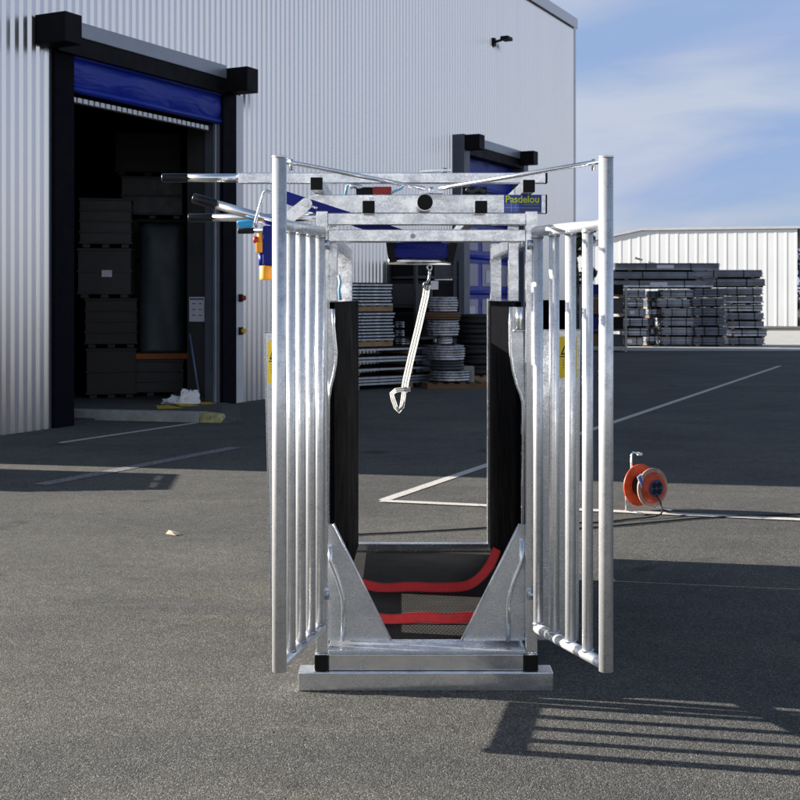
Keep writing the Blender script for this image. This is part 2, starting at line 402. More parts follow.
cam = bpy.data.cameras.new('camera'); co = bpy.data.objects.new('camera', cam); COL.objects.link(co)
co.location = (0, 0, CAMZ); co.rotation_euler = (math.pi / 2, 0, 0)
cam.sensor_width = 36.0; cam.lens = 36.0 * F / 800.0; cam.shift_y = (H0 - 400.0) / 800.0
cam.clip_end = 2000.0
cam.dof.use_dof = True; cam.dof.focus_distance = 5.0; cam.dof.aperture_fstop = 11.0
SC.camera = co
SC.view_settings.view_transform = 'Standard'; SC.view_settings.look = 'None'
SC.view_settings.gamma = 1.0; SC.view_settings.use_curve_mapping = False
SC.view_settings.exposure = 1.70
SC.cycles.use_denoising = True
SC.cycles.max_bounces = 8

# ------------------------------------------------------------------ ground and markings
g = MB(); g.add([(-400, -60, 0), (400, -60, 0), (400, 900, 0), (-400, 900, 0)], [(0, 1, 2, 3)], 'asphalt')
tag(g.build('ground'), kind='structure')
a = MB(); a.add([(5.6, 36.4, 0.004), (80, 36.4, 0.004), (80, 58, 0.004), (5.6, 58, 0.004)], [(0, 1, 2, 3)], 'concrete_light')
tag(a.build('pavement'), kind='structure')
def line(name, p0, p1, wd, mat, z=0.004, cut0=None):
    p0, p1 = Vector(p0), Vector(p1); d = (p1 - p0).normalized(); n = Vector((-d.y, d.x, 0)) * wd / 2
    up = Vector((0, 0, z))
    m = MB(); k = 24
    vs, fs = [], []
    for i in range(k + 1):
        p = p0 + (p1 - p0) * i / k
        vs += [p + n + up, p - n + up]
    for i in range(k): fs.append((2*i, 2*i+1, 2*i+3, 2*i+2))
    m.add(vs, fs, mat)
    return tag(m.build(name), kind='structure')
A0, A1 = gp(383.5, 500.5), gp(665, 405)
line('road_marking', A0, A0 + (A1 - A0) * 2.2, 0.10, 'line_paint')
line('road_marking', gp(380.5, 501.5), gp(860, 523), 0.10, 'line_paint', 0.008)
line('road_marking', gp(60, 443), gp(200, 422.5), 0.085, 'line_paint')
line('road_marking', gp(40, 485), gp(236, 447.5), 0.16, 'line_worn')
# kerb at the loading door, its end painted yellow
k0, k1 = Vector((-6.2, 16.25, 0)), gp(199, 423.0); k2 = gp(211, 422.0)
kd = (k1 - k0).normalized(); kn = Vector((-kd.y, kd.x, 0))
def kerb_piece(mb, p0, p1, mat, e=0.0):
    z = 0.135; up = Vector((0, 0, z))
    vs = [p0, p1, p1 + kn * 0.24, p0 + kn * 0.24, p0 + up + kn*0.03, p1 + up * (1 - e) + kn*0.03 - kd * e * 0.12, p1 + up * (1 - e) + kn * 0.22 - kd * e * 0.12, p0 + up + kn * 0.22]
    mb.add(vs, [(0,3,2,1),(4,5,6,7),(0,1,5,4),(1,2,6,5),(2,3,7,6),(3,0,4,7)], mat)
m = MB(); kerb_piece(m, k0, k1, 'concrete'); kerb_piece(m, k1 + kd * 0.002, k1 + kd * 0.30, 'kerb_yellow', 0.2)
tag(m.build('kerb', bevel=0.015), kind='structure')

# the apron behind the kerb slopes down to the door sill; its hatching is painted on it
ap = [k0 + kn * 0.23 + Vector((0, 0, 0.125)), k1 + kd * 0.20 + kn * 0.23 + Vector((0, 0, 0.115)), Vector((-2.70, 18.24, 0.035)), Vector((-7.0, 9.8, 0.035))]
an = (ap[1] - ap[0]).cross(ap[2] - ap[0]).normalized()
def on_apron(x, y, lift=0.006):
    d = px(x, y, 1.0) - Vector((0, 0, CAMZ)); o = Vector((0, 0, CAMZ))
    return o + d * ((ap[0] - o).dot(an) / d.dot(an)) + Vector((0, 0, lift))
ax0 = (ap[1] - ap[0]).normalized(); ax1 = an.cross(ax0).normalized()
if ax1.y < 0: ax1 = -ax1
m = MB(); q0, q1 = ap[0], ap[1]; q2 = ap[2] + Vector((0, 0, 0)); q3 = q0 + ax1 * 3.2; q3.z = max(q3.z, 0.02)
r1 = Vector((q1.x + 0.30, q1.y + 0.15, -0.01)); r2 = Vector((q2.x + 0.25, q2.y - 0.1, -0.01))
r0 = k1 + kd * 0.31 - kn * 0.02
m.add([q0, q1, q2, q3, r1, r2, Vector((r0.x, r0.y, -0.005))], [(0, 1, 2, 3), (1, 4, 5, 2), (1, 6, 4)], 'asphalt'); tag(m.build('path'), kind='structure')
for q in ([(156, 406), (168, 405.2), (184, 408.6), (158, 409.4)], [(174, 403.6), (186, 403), (200, 406.4), (181, 407)], [(195, 401.6), (206, 401.2), (217, 404.2), (202, 405)]):
    m = MB(); m.add([on_apron(x, y) for x, y in q][::-1], [(0, 1, 2, 3)], 'hatch_yellow')
    tag(m.build('hatch_marking'), kind='structure')

# ------------------------------------------------------------------ warehouse
WT = math.atan2(0.891, 0.454)
WLOC = Vector((-2.57, 18.5, 0))
WMAT = Matrix.Translation(WLOC) @ Matrix.Rotation(WT, 4, 'Z')
def W(t, d, z): return WMAT @ Vector((t, d, z))      # t along the wall, d into the building
T0, T1, TOP = -7.17, 16.3, 9.2
D1, D2 = (-3.65, -0.40), (8.42, 11.65)               # the two door openings along the wall
wh = thing('warehouse', WLOC, 'large silver ribbed metal warehouse with two blue curtained loading doors', 'warehouse', WT)
def wall_strip(ta, tb, z0, z1, mb):
    pitch = 0.14
    ts = [ta, tb]
    k = math.floor(ta / pitch) - 1
    prof = [(0.0, 0.0), (0.068, 0.0), (0.072, -0.002), (0.098, -0.034), (0.103, -0.036), (0.119, -0.036), (0.123, -0.034), (0.138, -0.002), (0.14, 0.0)]
    pts = []
    def at(t):
        u = (t / pitch - math.floor(t / pitch)) * pitch
        for (a0, d0), (a1, d1) in zip(prof, prof[1:]):
            if a0 <= u <= a1: return d0 + (d1 - d0) * (u - a0) / (a1 - a0)
        return 0.0
    pts = [(ta, at(ta))]
    while k * pitch < tb:
        for u, d in prof[:-1]:
            t = k * pitch + u
            if ta + 1e-4 < t < tb - 1e-4: pts.append((t, d))
        k += 1
    pts.append((tb, at(tb)))
    vs, fs = [], []
    for t, d in pts: vs += [(t, d, z0), (t, d, z1)]
    for i in range(len(pts) - 1): fs.append((2*i, 2*i+2, 2*i+3, 2*i+1))
    mb.add(vs, fs, 'cladding')
m = MB()
wall_strip(T0, D1[0], 0.0, TOP, m); wall_strip(D1[0], D1[1], 4.78, TOP, m)
wall_strip(D1[1], D2[0], 0.0, TOP, m); wall_strip(D2[0], D2[1], 4.78, TOP, m); wall_strip(D2[1], T1, 0.0, TOP, m)
m.build('facade', wh, True)
m = MB()   # the other outer walls
for (x0, x1, y0, y1) in ((T0, T0 + 0.12, 0.06, 22), (T1 - 0.12, T1, 0.06, 22), (T0, T1, 22.003, 22.12)):
    m.box(x0, x1, y0, y1, 0, TOP, 'cladding')
m.build('outer_wall', wh, True)
m = MB(); m.box(T0 - 0.02, T1 + 0.02, -0.07, 22.2, TOP + 0.002, TOP + 0.16, 'header_grey'); m.build('roof', wh, True)
m = MB(); m.box(T0, T1 + 0.02, -0.11, -0.075, TOP - 0.10, TOP + 0.18, 'trim_light'); m.build('roof_trim', wh, True)
m = MB(); m.box(T1 - 0.10, T1 + 0.012, -0.06, -0.045, 0, TOP - 0.11, 'trim_light'); m.build('corner_trim', wh, True)
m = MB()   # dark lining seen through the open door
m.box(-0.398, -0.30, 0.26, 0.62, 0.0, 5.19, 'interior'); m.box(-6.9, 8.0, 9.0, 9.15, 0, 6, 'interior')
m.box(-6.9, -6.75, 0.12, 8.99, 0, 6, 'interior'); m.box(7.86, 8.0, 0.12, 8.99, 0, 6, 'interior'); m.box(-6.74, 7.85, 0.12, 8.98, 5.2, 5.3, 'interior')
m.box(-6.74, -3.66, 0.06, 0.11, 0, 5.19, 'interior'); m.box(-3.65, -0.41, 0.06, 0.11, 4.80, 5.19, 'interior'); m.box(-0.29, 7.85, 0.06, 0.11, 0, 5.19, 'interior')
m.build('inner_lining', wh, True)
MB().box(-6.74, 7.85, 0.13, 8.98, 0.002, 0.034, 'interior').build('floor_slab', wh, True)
m = MB(); m.box(-0.45, -0.40, 0.0, 0.25, 0, 4.3, 'frame_grey'); m.box(-0.485, -0.452, 0.02, 0.07, 0, 4.3, 'header_grey'); m.build('door_post', wh, True, 0.006)
m = MB(); m.box(-3.65, -3.60, 0.0, 0.25, 0, 4.3, 'frame_grey'); m.build('door_post', wh, True, 0.006)

# door 1: open, its blue curtain rolled up under the header
d1 = MB()
d1.box(-0.395, -0.05, -0.060, 0.04, 0, 4.78, 'seal_black')
MB().box(-4.0, -3.655, -0.060, 0.04, 0, 4.78, 'seal_black').build('door_seal', wh, True)
d1 = d1.build('door_surround', wh, True)
WM[d1] = Matrix()
MB().box(-4.0, -0.43, -0.15, -0.03, 4.97, 5.17, 'header_grey').build('header', d1, True, 0.01)
MB().box(-4.0, -0.43, -0.13, 0.03, 4.745, 4.965, 'box_black').build('roller_box', d1, True)
for t in (-0.43, -4.32):
    MB().box(t + 0.002, t + 0.30, -0.52, -0.03, 4.765, 5.13, 'box_black').build('end_box', d1, True, 0.008)
m = MB()
vs, fs = [], []                       # hanging cloth, gently bellied
NT, NZ = 36, 10
for i in range(NT + 1):
    for j in range(NZ + 1):
        t = -3.64 + 3.235 * i / NT; u = j / NZ
        d = 0.02 - 0.05 * math.sin(math.pi * u) - 0.015 * math.sin(t * 5 + u * 3) * math.sin(math.pi * u)
        vs.append((t, d, 4.795 - 0.44 * u))
for i in range(NT):
    for j in range(NZ):
        a0 = i * (NZ + 1) + j; fs.append((a0, a0 + 1, a0 + NZ + 2, a0 + NZ + 1))
m.add(vs, fs, 'curtain_blue', True)
m.tube([(-3.64, 0.0, 4.33), (-0.405, 0.0, 4.33)], 0.045, 'curtain_blue'); m.tube([(-3.64, -0.02, 4.74), (-0.405, -0.02, 4.74)], 0.03, 'curtain_blue')
m.build('curtain', d1, True)
m = MB()
m.box(-3.63, -0.62, 0.05, 0.12, 4.17, 4.235, 'concrete')
m.build('bottom_rail', d1, True)
m = MB()
for k in range(27):
    t = -3.6 + k * 0.11
    m.box(t, t + 0.075, 0.028, 0.047, 4.175, 4.235, 'trim_light')
m.build('rail_teeth', d1, True)
m = MB(); m.box(-0.045, 0.15, -0.055, 0.02, 0, 4.79, 'trim_light'); m.build('door_trim', wh, True, 0.006)
# push buttons on the trim
for (y, mk, nm, lb) in ((298, 'red_plastic', 'stop_button', 'red push button high on the pale door trim'), (331, 'yellow_plastic', 'key_switch', 'yellow key switch on the pale door trim below the red button')):
    z = CAMZ + (H0 - y) * 18.5 / F; p = W(0.06, -0.052, z)
    b = thing(nm, p, lb, 'switch', WT)
    m = MB(); m.box(-0.045, 0.045, -0.035, 0.0, -0.06, 0.06, 'black_plastic'); m.build('case', b, True, 0.006)
    m = MB(); m.cone((0, -0.037, 0), (0, -0.09, 0), 0.035, 0.04, mk); m.build('button', b, True)
# door 2: closed, a blue curtain with clear windows
d2 = MB()
d2.box(8.10, 8.41, -0.31, 0.03, 0, 5.17, 'frame_grey')
d2 = d2.build('door_surround', wh, True, 0.008)
WM[d2] = Matrix()
MB().box(8.42, 11.645, -0.31, -0.03, 4.97, 5.17, 'header_grey').build('header', d2, True, 0.01)
MB().box(8.42, 11.645, -0.29, -0.03, 4.76, 4.965, 'box_black').build('roller_box', d2, True)
MB().box(8.115, 8.41, -0.66, -0.313, 4.83, 5.15, 'box_black').build('end_box', d2, True, 0.008)
MB().box(11.40, 11.70, -0.66, -0.313, 4.83, 5.15, 'box_black').build('end_box', d2, True, 0.008)
MB().box(11.66, 11.96, -0.31, 0.03, 0, 5.17, 'frame_grey').build('door_post', d2, True, 0.008)
cu = MB().box(8.43, 11.64, -0.02, 0.02, 0.05, 4.755, 'curtain_blue')
for z in (0.9, 1.75, 2.55, 3.35, 4.1): cu.tube([(8.44, -0.03, z), (11.63, -0.03, z)], 0.05, 'curtain_blue', 10)
cu = cu.build('curtain', d2, True); WM[cu] = Matrix()
for (z0, z1) in ((1.05, 1.60), (1.90, 2.40), (2.70, 3.20)):
    for t in (8.70, 9.75, 10.75):
        MB().box(t, t + 0.8, -0.032, -0.022, z0, z1, 'window_pane').build('window', cu, True)
for (t, z_) in ((9.95, 2.12), (8.9, 1.3)):
    MB().box(t, t + 0.42, -0.042, -0.034, z_ - 0.14, z_ + 0.14, 'paper').build('poster', cu, True)
# floodlight bracketed to the wall
z = 7.60
m = MB(); m.box(10.30, 10.42, -0.10, -0.03, z - 0.09, z + 0.09, 'black_plastic'); m.bar((10.36, -0.10, z), (10.42, -0.32, z + 0.06), 0.05, 0.05, 'black_plastic')
fl = m.build('floodlight', wh, True); WM[fl] = Matrix()
m = MB(); m.box(10.26, 10.56, -0.46, -0.26, z + 0.02, z + 0.10, 'black_plastic', Matrix.Translation((0, 0, 0))); m.build('lamp_head', fl, True, 0.01)

# ------------------------------------------------------------------ things inside the open door
m = MB(); m.box(-0.004, 0.0, -0.145, 0.145, -0.19, 0.19, 'paper')
for k in range(3):
    for s in (-0.07, 0.05): m.box(-0.006, -0.0045, s - 0.025, s + 0.035, -0.10 + k * 0.09, -0.085 + k * 0.09, 'paper_ink')
m.box(-0.006, -0.0045, -0.13, 0.13, 0.145, 0.17, 'paper_ink')
o = m.build('notice'); o.location = W(-0.405, 0.43, CAMZ + (H0 - 309.5) * 18.0 / F); o.rotation_euler = (0, 0, WT)
tag(o, 'white paper notice sheet on the dark wall inside the open loading door', 'notice')
br = thing('broom', W(-0.50, 0.32, 0.03), 'long blue handled broom leaning beside the door post', 'broom', WT)
MB().tube([W(-0.52, 0.30, 0.12), W(-0.415, 0.56, 1.08)], 0.019, 'broom_blue', 10).build('handle', br)
MB().box(-0.14, 0.10, -0.06, 0.02, 0.008, 0.10, 'dark_steel').build('brush_head', br, True, 0.01)
m = MB()
bx, by = W(-0.98, 0.30, 0).x, W(-0.98, 0.30, 0).y
from mathutils import noise
vs, fs = [], []
NI, NJ = 22, 40
for i in range(NI + 1):
    for j in range(NJ):
        th = 2 * math.pi * j / NJ; ph = math.pi / 2 * i / NI
        d = Vector((math.cos(th) * math.cos(ph), math.sin(th) * math.cos(ph), math.sin(ph)))
        r = 0.15 * (1.0 + 0.75 * noise.noise(d * 1.7 + Vector((3, 1, 2))) + 0.45 * abs(noise.noise(d * 4.1)) + 0.22 * abs(noise.noise(d * 9.3)))
        vs.append((bx + d.x * r * 1.35, by + d.y * r * 0.9, 0.036 + d.z * r * (1.5 if d.x > 0 else 0.8)))
for i in range(NI):
    for j in range(NJ): fs.append((i*NJ+j, i*NJ+(j+1) % NJ, (i+1)*NJ+(j+1) % NJ, (i+1)*NJ+j))
m.add(vs, fs, 'white_plastic', False)
tag(m.build('plastic_bag'), 'crumpled white plastic bag on the floor by the broom', 'bag')
def stored(name, x, Y, z, rz, mb, label, cat, group=None, bevel=0.01):
    o = mb.build(name, bevel=bevel); o.location = (X5(x, Y), Y, z + 0.035); o.rotation_euler = (0, 0, rz)
    return tag(o, label, cat, group)
def X5(x, Y=5.0): return (x - CX) * Y / F
def Z5(y, Y=5.0): return CAMZ - (y - H0) * Y / F
def crate_mesh(L, Wd, Hh, rows, mat='crate_dark'):
    m = MB(); m.box(-L/2, L/2, -Wd/2, Wd/2, 0.06, Hh, mat)
    for k in range(rows + 1):
        zz = 0.06 + (Hh - 0.10) * k / rows
        m.box(-L/2 - 0.018, L/2 + 0.018, -Wd/2 - 0.018, Wd/2 + 0.018, zz, zz + 0.035, mat)
    for xx in (-L/2 + 0.1, 0, L/2 - 0.1): m.box(xx - 0.06, xx + 0.06, -Wd/2, Wd/2, 0, 0.058, mat)
    if RC.random() < 0.12:
        u = -L * 0.3 + L * 0.4 * RC.random(); m.box(u, u + 0.16, -Wd/2 - 0.024, -Wd/2 - 0.019, Hh * 0.42, Hh * 0.42 + 0.11, 'paper')
    return m
RC = random.Random(4)
simple('crate_brown', (0.034, 0.030, 0.027), 0.75, 0, 0.35, 4, 0.1)
lv = ['bottom', 'second from the floor', 'third from the floor', 'fourth from the floor', 'second from the top', 'top']
for k in range(6):
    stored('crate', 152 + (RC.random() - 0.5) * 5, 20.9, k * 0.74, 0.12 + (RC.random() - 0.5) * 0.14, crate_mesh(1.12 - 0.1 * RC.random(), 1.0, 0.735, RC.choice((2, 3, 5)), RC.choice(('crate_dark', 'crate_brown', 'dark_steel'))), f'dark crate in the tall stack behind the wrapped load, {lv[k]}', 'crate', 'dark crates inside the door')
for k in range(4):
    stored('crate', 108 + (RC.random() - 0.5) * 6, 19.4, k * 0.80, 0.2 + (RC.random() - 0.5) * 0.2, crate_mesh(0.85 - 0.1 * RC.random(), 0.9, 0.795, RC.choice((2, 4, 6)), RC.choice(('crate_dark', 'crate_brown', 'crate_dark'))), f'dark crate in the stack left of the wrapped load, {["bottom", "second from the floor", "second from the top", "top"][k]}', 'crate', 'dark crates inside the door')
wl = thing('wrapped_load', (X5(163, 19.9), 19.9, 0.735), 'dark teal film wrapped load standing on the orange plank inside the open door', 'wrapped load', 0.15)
m = MB(); vs, fs, sm = [], [], []
seg, hs = 48, (0.0, 0.05, 0.5, 1.0, 1.5, 2.05, 2.13)
for i, h in enumerate(hs):
    for k in range(seg):
        th = 2 * math.pi * k / seg; c_, s_ = math.cos(th), math.sin(th)
        q = 0.42 * (abs(c_) ** 5 + abs(s_) ** 5) ** (-1 / 5) * (1 - 0.05 * h / 2 - (0.12 if i == len(hs) - 1 else 0)) + 0.012 * math.sin(5 * th + 3 * h)
        vs.append((c_ * q * 0.92, s_ * q, h))
for i in range(len(hs) - 1):
    for k in range(seg): fs.append((i*seg+k, i*seg+(k+1) % seg, (i+1)*seg+(k+1) % seg, (i+1)*seg+k)); sm.append(True)
fs.append(tuple(range(seg - 1, -1, -1))); sm.append(False); fs.append(tuple((len(hs)-1)*seg + k for k in range(seg))); sm.append(False)
m.add(vs, fs, 'wrap_teal', sm); m.build('film', wl, True)
m = MB(); m.box(-0.40, 0.40, -0.42, 0.42, 2.135, 2.16, 'box_black'); m.build('top_sheet', wl, True)
stored('plank', 152, 19.75, 0.60, 0.15, MB().box(-0.55, 0.62, -0.45, 0.45, 0, 0.095, 'orange_plank'), 'orange brown plank under the dark wrapped load inside the door', 'plank')
stored('cabinet', 152, 19.75, 0.0, 0.15, crate_mesh(1.05, 0.85, 0.595, 3, 'crate_dark'), 'dark slatted box under the orange plank inside the door', 'box')

# ------------------------------------------------------------------ the cattle crush
CX0, CX1 = px(322, 0, 5.0).x, px(532, 0, 5.0).x
cr = thing('cattle_crush', (0.114, 6.0, 0), 'galvanised steel cattle crush with both barred front gates swung open', 'cattle crush')
def X5(x, Y=5.0): return (x - CX) * Y / F
def Z5(y, Y=5.0): return CAMZ - (y - H0) * Y / F
def part(mb, name, parent=None, bevel=0.003, label=None):
    o = mb.build(name, parent or cr, bevel=bevel)
    if label: o['label'] = label
    return o
for a_, b_ in ((316.3, 327.7), (526.0, 537.6)):
    p = part(MB().box(X5(a_), X5(b_), 5.0, 5.05, 0.149, Z5(211), 'galv'), 'front_post')
# cross beams between the front posts
part(MB().box(X5(327.9), X5(525.8), 5.003, 5.053, Z5(224.8), Z5(213), 'galv'), 'crossbeam')
lb = part(MB().box(X5(327.9), X5(525.8), 5.003, 5.043, Z5(241.6), Z5(229.4), 'galv'), 'crossbeam')
m = MB(); p = px(413, 236, 5.0); m.cone(p, p + Vector((0, -0.012, 0)), 0.011, 0.010, 'galv_dull', 6); part(m, 'bolt', lb, 0)
# second posts just behind, and rear posts
for a_, b_ in ((328.2, 337.2), (508.2, 518.2)):
    part(MB().box(X5(a_, 5.1), X5(b_, 5.1), 5.075, 5.13, 1.632, Z5(226, 5.1), 'galv'), 'inner_post')
for a_, b_ in ((338.5, 352.4), (490.2, 500.5)):
    part(MB().box(X5(a_, 7.0), X5(b_, 7.0), 6.95, 7.02, 0.149, 1.965, 'galv'), 'rear_post')
# top rails along the crush and rear cross beam
for x_, in ((-0.312,), (0.552,)):
    part(MB().bar((x_, 5.135, 1.90), (x_, 6.945, 1.90), 0.05, 0.07, 'galv'), 'top_rail')
part(MB().box(-0.40, 0.63, 6.96, 7.01, 1.97, 2.02, 'galv'), 'rear_beam')
part(MB().box(X5(486.8, 7.0), X5(490.0, 7.0), 6.948, 7.0, 0.206, 1.64, 'galv'), 'rear_jamb')
part(MB().box(0.605, 0.635, 7.022, 7.62, 0.2, 1.60, 'galv_sheet'), 'rear_gate')
# wide top beam with rounded plug and the maker's plate
tb = part(MB().box(X5(309, 5.1), X5(545.8, 5.1), 5.10, 5.15, Z5(213.3, 5.1), Z5(194.6, 5.1), 'galv'), 'top_beam')
part(MB().box(X5(545.9, 5.1), X5(547.2, 5.1), 5.098, 5.152, Z5(213.5, 5.1), Z5(194.4, 5.1), 'black_plastic'), 'end_plug', tb, 0.004)
st = MB(); sy0 = 5.0985
def srect(x0, y0, x1, y1, yy, mat): st.box(X5(x0, 5.1), X5(x1, 5.1), yy - 0.0008, yy, Z5(y1, 5.1), Z5(y0, 5.1), mat)
srect(504, 193.2 + 1.6, 541.5, 212.6, sy0, 'sticker_blue')
srect(504.4, 203.5, 519, 212.2, sy0 - 0.0012, 'sticker_light')
for (x0, y0, x1, y1) in ((504.4, 207.6, 519, 207.9), (511, 203.5, 511.3, 212.2), (515.5, 203.5, 515.7, 212.2)): srect(x0, y0, x1, y1, sy0 - 0.0022, 'trim_light')
for (x0, y0, x1, y1) in ((523.5, 203.9, 539.0, 205.0), (518.5, 207.3, 539.5, 208.4)): srect(x0, y0, x1, y1, sy0 - 0.0012, 'ink_dim')
tcv = bpy.data.curves.new('brand_text', 'FONT'); tcv.body = 'Pasdelou'; tcv.size = 1.0; tcv.extrude = 0.0; tcv.offset = 0.022
to = bpy.data.objects.new('brand_text', tcv); COL.objects.link(to)
bpy.context.view_layer.update()
dg = bpy.context.evaluated_depsgraph_get(); tm = bpy.data.meshes.new_from_object(to.evaluated_get(dg))
vx = [v.co.copy() for v in tm.vertices]; tw = max(v.x for v in vx); x_min = min(v.x for v in vx)
zlo, zhi = min(v.y for v in vx), max(v.y for v in vx)
sc_ = (X5(539, 5.1) - X5(505.5, 5.1)) / (tw - x_min)
st.add([(X5(505.5, 5.1) + (v.x - x_min) * sc_, sy0 - 0.0024, Z5(202.6, 5.1) + (v.y - 0) * sc_ * 1.05) for v in vx], [tuple(p.vertices) for p in tm.polygons], 'ink_lime')
bpy.data.objects.remove(to); bpy.data.meshes.remove(tm)
part(st, 'brand_plate', tb, 0)
# lever beam across the top, its handle to the left
lv_ = part(MB().box(X5(238, 5.35), X5(545.6, 5.35), 5.35, 5.40, Z5(183, 5.35), Z5(172.6, 5.35), 'galv'), 'lever_beam')
part(MB().box(X5(545.7, 5.35), X5(547.6, 5.35), 5.348, 5.402, Z5(183.3, 5.35), Z5(172.3, 5.35), 'black_plastic'), 'end_plug', lv_, 0.004)
part(MB().tube([px(188, 178, 5.375), px(243, 178, 5.375)], 0.0195, 'zinc_bright', 20), 'handle_tube', lv_, 0)
part(MB().tube([px(162.2, 178, 5.375), px(164, 178, 5.375), px(187.5, 178, 5.375)], 0.0205, 'grip_rubber', 20), 'grip', lv_, 0.004)
m = MB(); p = px(440, 172.5, 5.37); m.bar(p + Vector((-0.09, 0, 0.004)), p + Vector((0.05, 0, 0.010)), 0.03, 0.008, 'galv'); m.cone(p + Vector((0.02, 0, -0.002)), p + Vector((0.02, 0, 0.02)), 0.012, 0.012, 'chrome', 8); part(m, 'latch', lv_, 0)
# square tubes along the crush with black plugs
for (x_, y_, Y0, Y1) in ((316.5, 183.6, 4.95, 6.9), (528.9, 186.0, 4.97, 6.9), (368.6, 207, 4.93, 7.4), (481.2, 207, 4.93, 7.4)):
    c = px(x_, y_, Y0)
    t = part(MB().box(c.x - 0.0245, c.x + 0.0245, Y0 + 0.006, Y1, c.z - 0.025, c.z + 0.025, 'galv'), 'long_tube')
    part(MB().box(c.x - 0.0255, c.x + 0.0255, Y0 - 0.004, Y0 + 0.0055, c.z - 0.026, c.z + 0.026, 'black_plastic'), 'end_plug', t, 0.003)
c = px(425, 202.2, 4.93)
t = part(MB().tube([c + Vector((0, 0.005, -0.002)), c + Vector((0, 0.16, -0.002))], 0.0335, 'galv', 28), 'pivot_tube', None, 0)
part(MB().tube([c + Vector((0, -0.006, 0)), c + Vector((0, 0.0045, 0))], 0.0325, 'black_plastic', 28), 'end_plug', t, 0.002)
# two more levers at the left
l2 = part(MB().tube([px(216, 204.6, 5.16), px(292, 226.5, 5.12)], 0.021, 'zinc_bright', 20), 'lever', None, 0)
part(MB().tube([px(193.5, 198, 5.17), px(216.4, 204.6, 5.16)], 0.0225, 'grip_rubber', 20), 'grip', l2, 0.003)
l3 = part(MB().tube([px(212, 217.8, 5.40), px(330, 217.4, 5.40)], 0.018, 'zinc_bright', 20), 'lever', None, 0)
part(MB().tube([px(188.5, 217.8, 5.40), px(212.2, 217.8, 5.40)], 0.0195, 'grip_rubber', 20), 'grip', l3, 0.003)
l4 = part(MB().tube([px(251, 230.6, 5.16), px(300, 230.0, 5.16)], 0.009, 'galv_dull', 12), 'lever', None, 0)
part(MB().tube([px(238, 230.8, 5.16), px(254, 230.6, 5.16)], 0.0135, 'grip_rubber', 16), 'grip', l4, 0.003)
m = MB(); m.tube([px(238.4, 224.8, 5.1), px(239.2, 224.4, 5.1), px(247, 223.9, 5.1), px(251.5, 224.3, 5.1), px(252.6, 224.5, 5.1)], 0.017, 'bright_blue', 18)
part(m, 'lever_knob', None, 0.004)
part(MB().tube([px(273, 194.0, 5.09), px(266, 190.2, 5.09), px(263.8, 192.5, 5.09), px(255, 223, 5.09), px(256.5, 227.5, 5.09)], 0.0065, 'galv_dull', 10), 'hook_rod', None, 0)
# blue sloping lever arm and its link
part(MB().bar(px(283, 196.6, 5.077), px(445, 250.0, 5.077), 0.028, 0.052, 'blue_paint'), 'lever_arm', None, 0.004)
lk = MB()
c0, c1 = px(305, 203, 5.0), px(276, 226, 5.0); dx = (c1 - c0).normalized(); nx = Vector((-dx.z, 0, dx.x)) * 0.027
poly = []
for k in range(13):
    th = math.pi * k / 12
    q = c0 - dx * math.sin(th) * 0.027 + nx * math.cos(th); poly.append((q.x, q.z))
q = c1 - nx; poly.append((q.x, q.z)); q = c1 + nx; poly.append((q.x, q.z))
lk.prism(poly[::-1], 5.052, 5.060, 'galv'); lk = part(lk, 'link_plate', None, 0.002)
part(MB().cone(c0 + Vector((0, 0.051, 0)), c0 + Vector((0, 0.036, 0)), 0.013, 0.012, 'chrome', 16), 'bolt', lk, 0)
part(MB().tube([px(311, 206, 5.055), px(317.5, 208.4, 5.055)], 0.007, 'chrome', 10), 'pin', lk, 0)
# gates
def gate(hx, ox, s_vals, sgn):
    hinge = Vector((hx, 5.0, 0)); out = Vector((ox, 4.47, 0)); v = out - hinge
    P = lambda s, z: hinge + v * s + Vector((0, 0, z))
    gmb = MB(); gmb.tube([P(1, 0.242), P(1, 2.172)], 0.0272, 'galv_tube', 24)
    gmb.tube([P(0.02, 1.925), P(0.955, 1.925)], 0.0215, 'galv_tube', 20)
    gmb.tube([P(0.02, 0.262), P(0.955, 0.262)], 0.0215, 'galv_tube', 20)
    gt = part(gmb, 'gate', None, 0)
    for s in s_vals:
        bm_ = MB().tube([P(s, 0.275), P(s, 1.912)], 0.0212, 'galv_tube', 18)
        for z0_, z1_ in ((0.279, 0.288), (1.897, 1.907)): bm_.tube([P(s, z0_), P(s, (z0_ + z1_) / 2), P(s, z1_)], 0.0238, 'galv_dull', 18)
        part(bm_, 'bar', gt, 0)
    cp = MB(); cp.tube([P(1, 2.1725), P(1, 2.181)], 0.0292, 'galv', 24); part(cp, 'tube_cap', gt, 0.002)
    for z in (1.87, 0.40):
        hm = MB(); hp = P(0.02, z); tgt = Vector((hx - sgn * 0.02, 5.0, z))
        hm.tube([hp + Vector((sgn * 0.012, -0.01, 0)), tgt + Vector((0, -0.012, 0))], 0.010, 'galv_dull', 10); hm.cone(tgt + Vector((0, -0.01, -0.02)), tgt + Vector((0, -0.01, 0.02)), 0.012, 0.012, 'galv_dull', 10)
        part(hm, 'hinge', gt, 0)
    # tie rod from the gate's top to the middle of the crush
    return P(1, 2.165), gt
pl, gl = gate(-0.328, -0.454, (0.065, 0.295, 0.53, 0.765), -1)
pr, gr_ = gate(0.568, 0.776, (0.05, 0.294, 0.53, 0.762), 1)
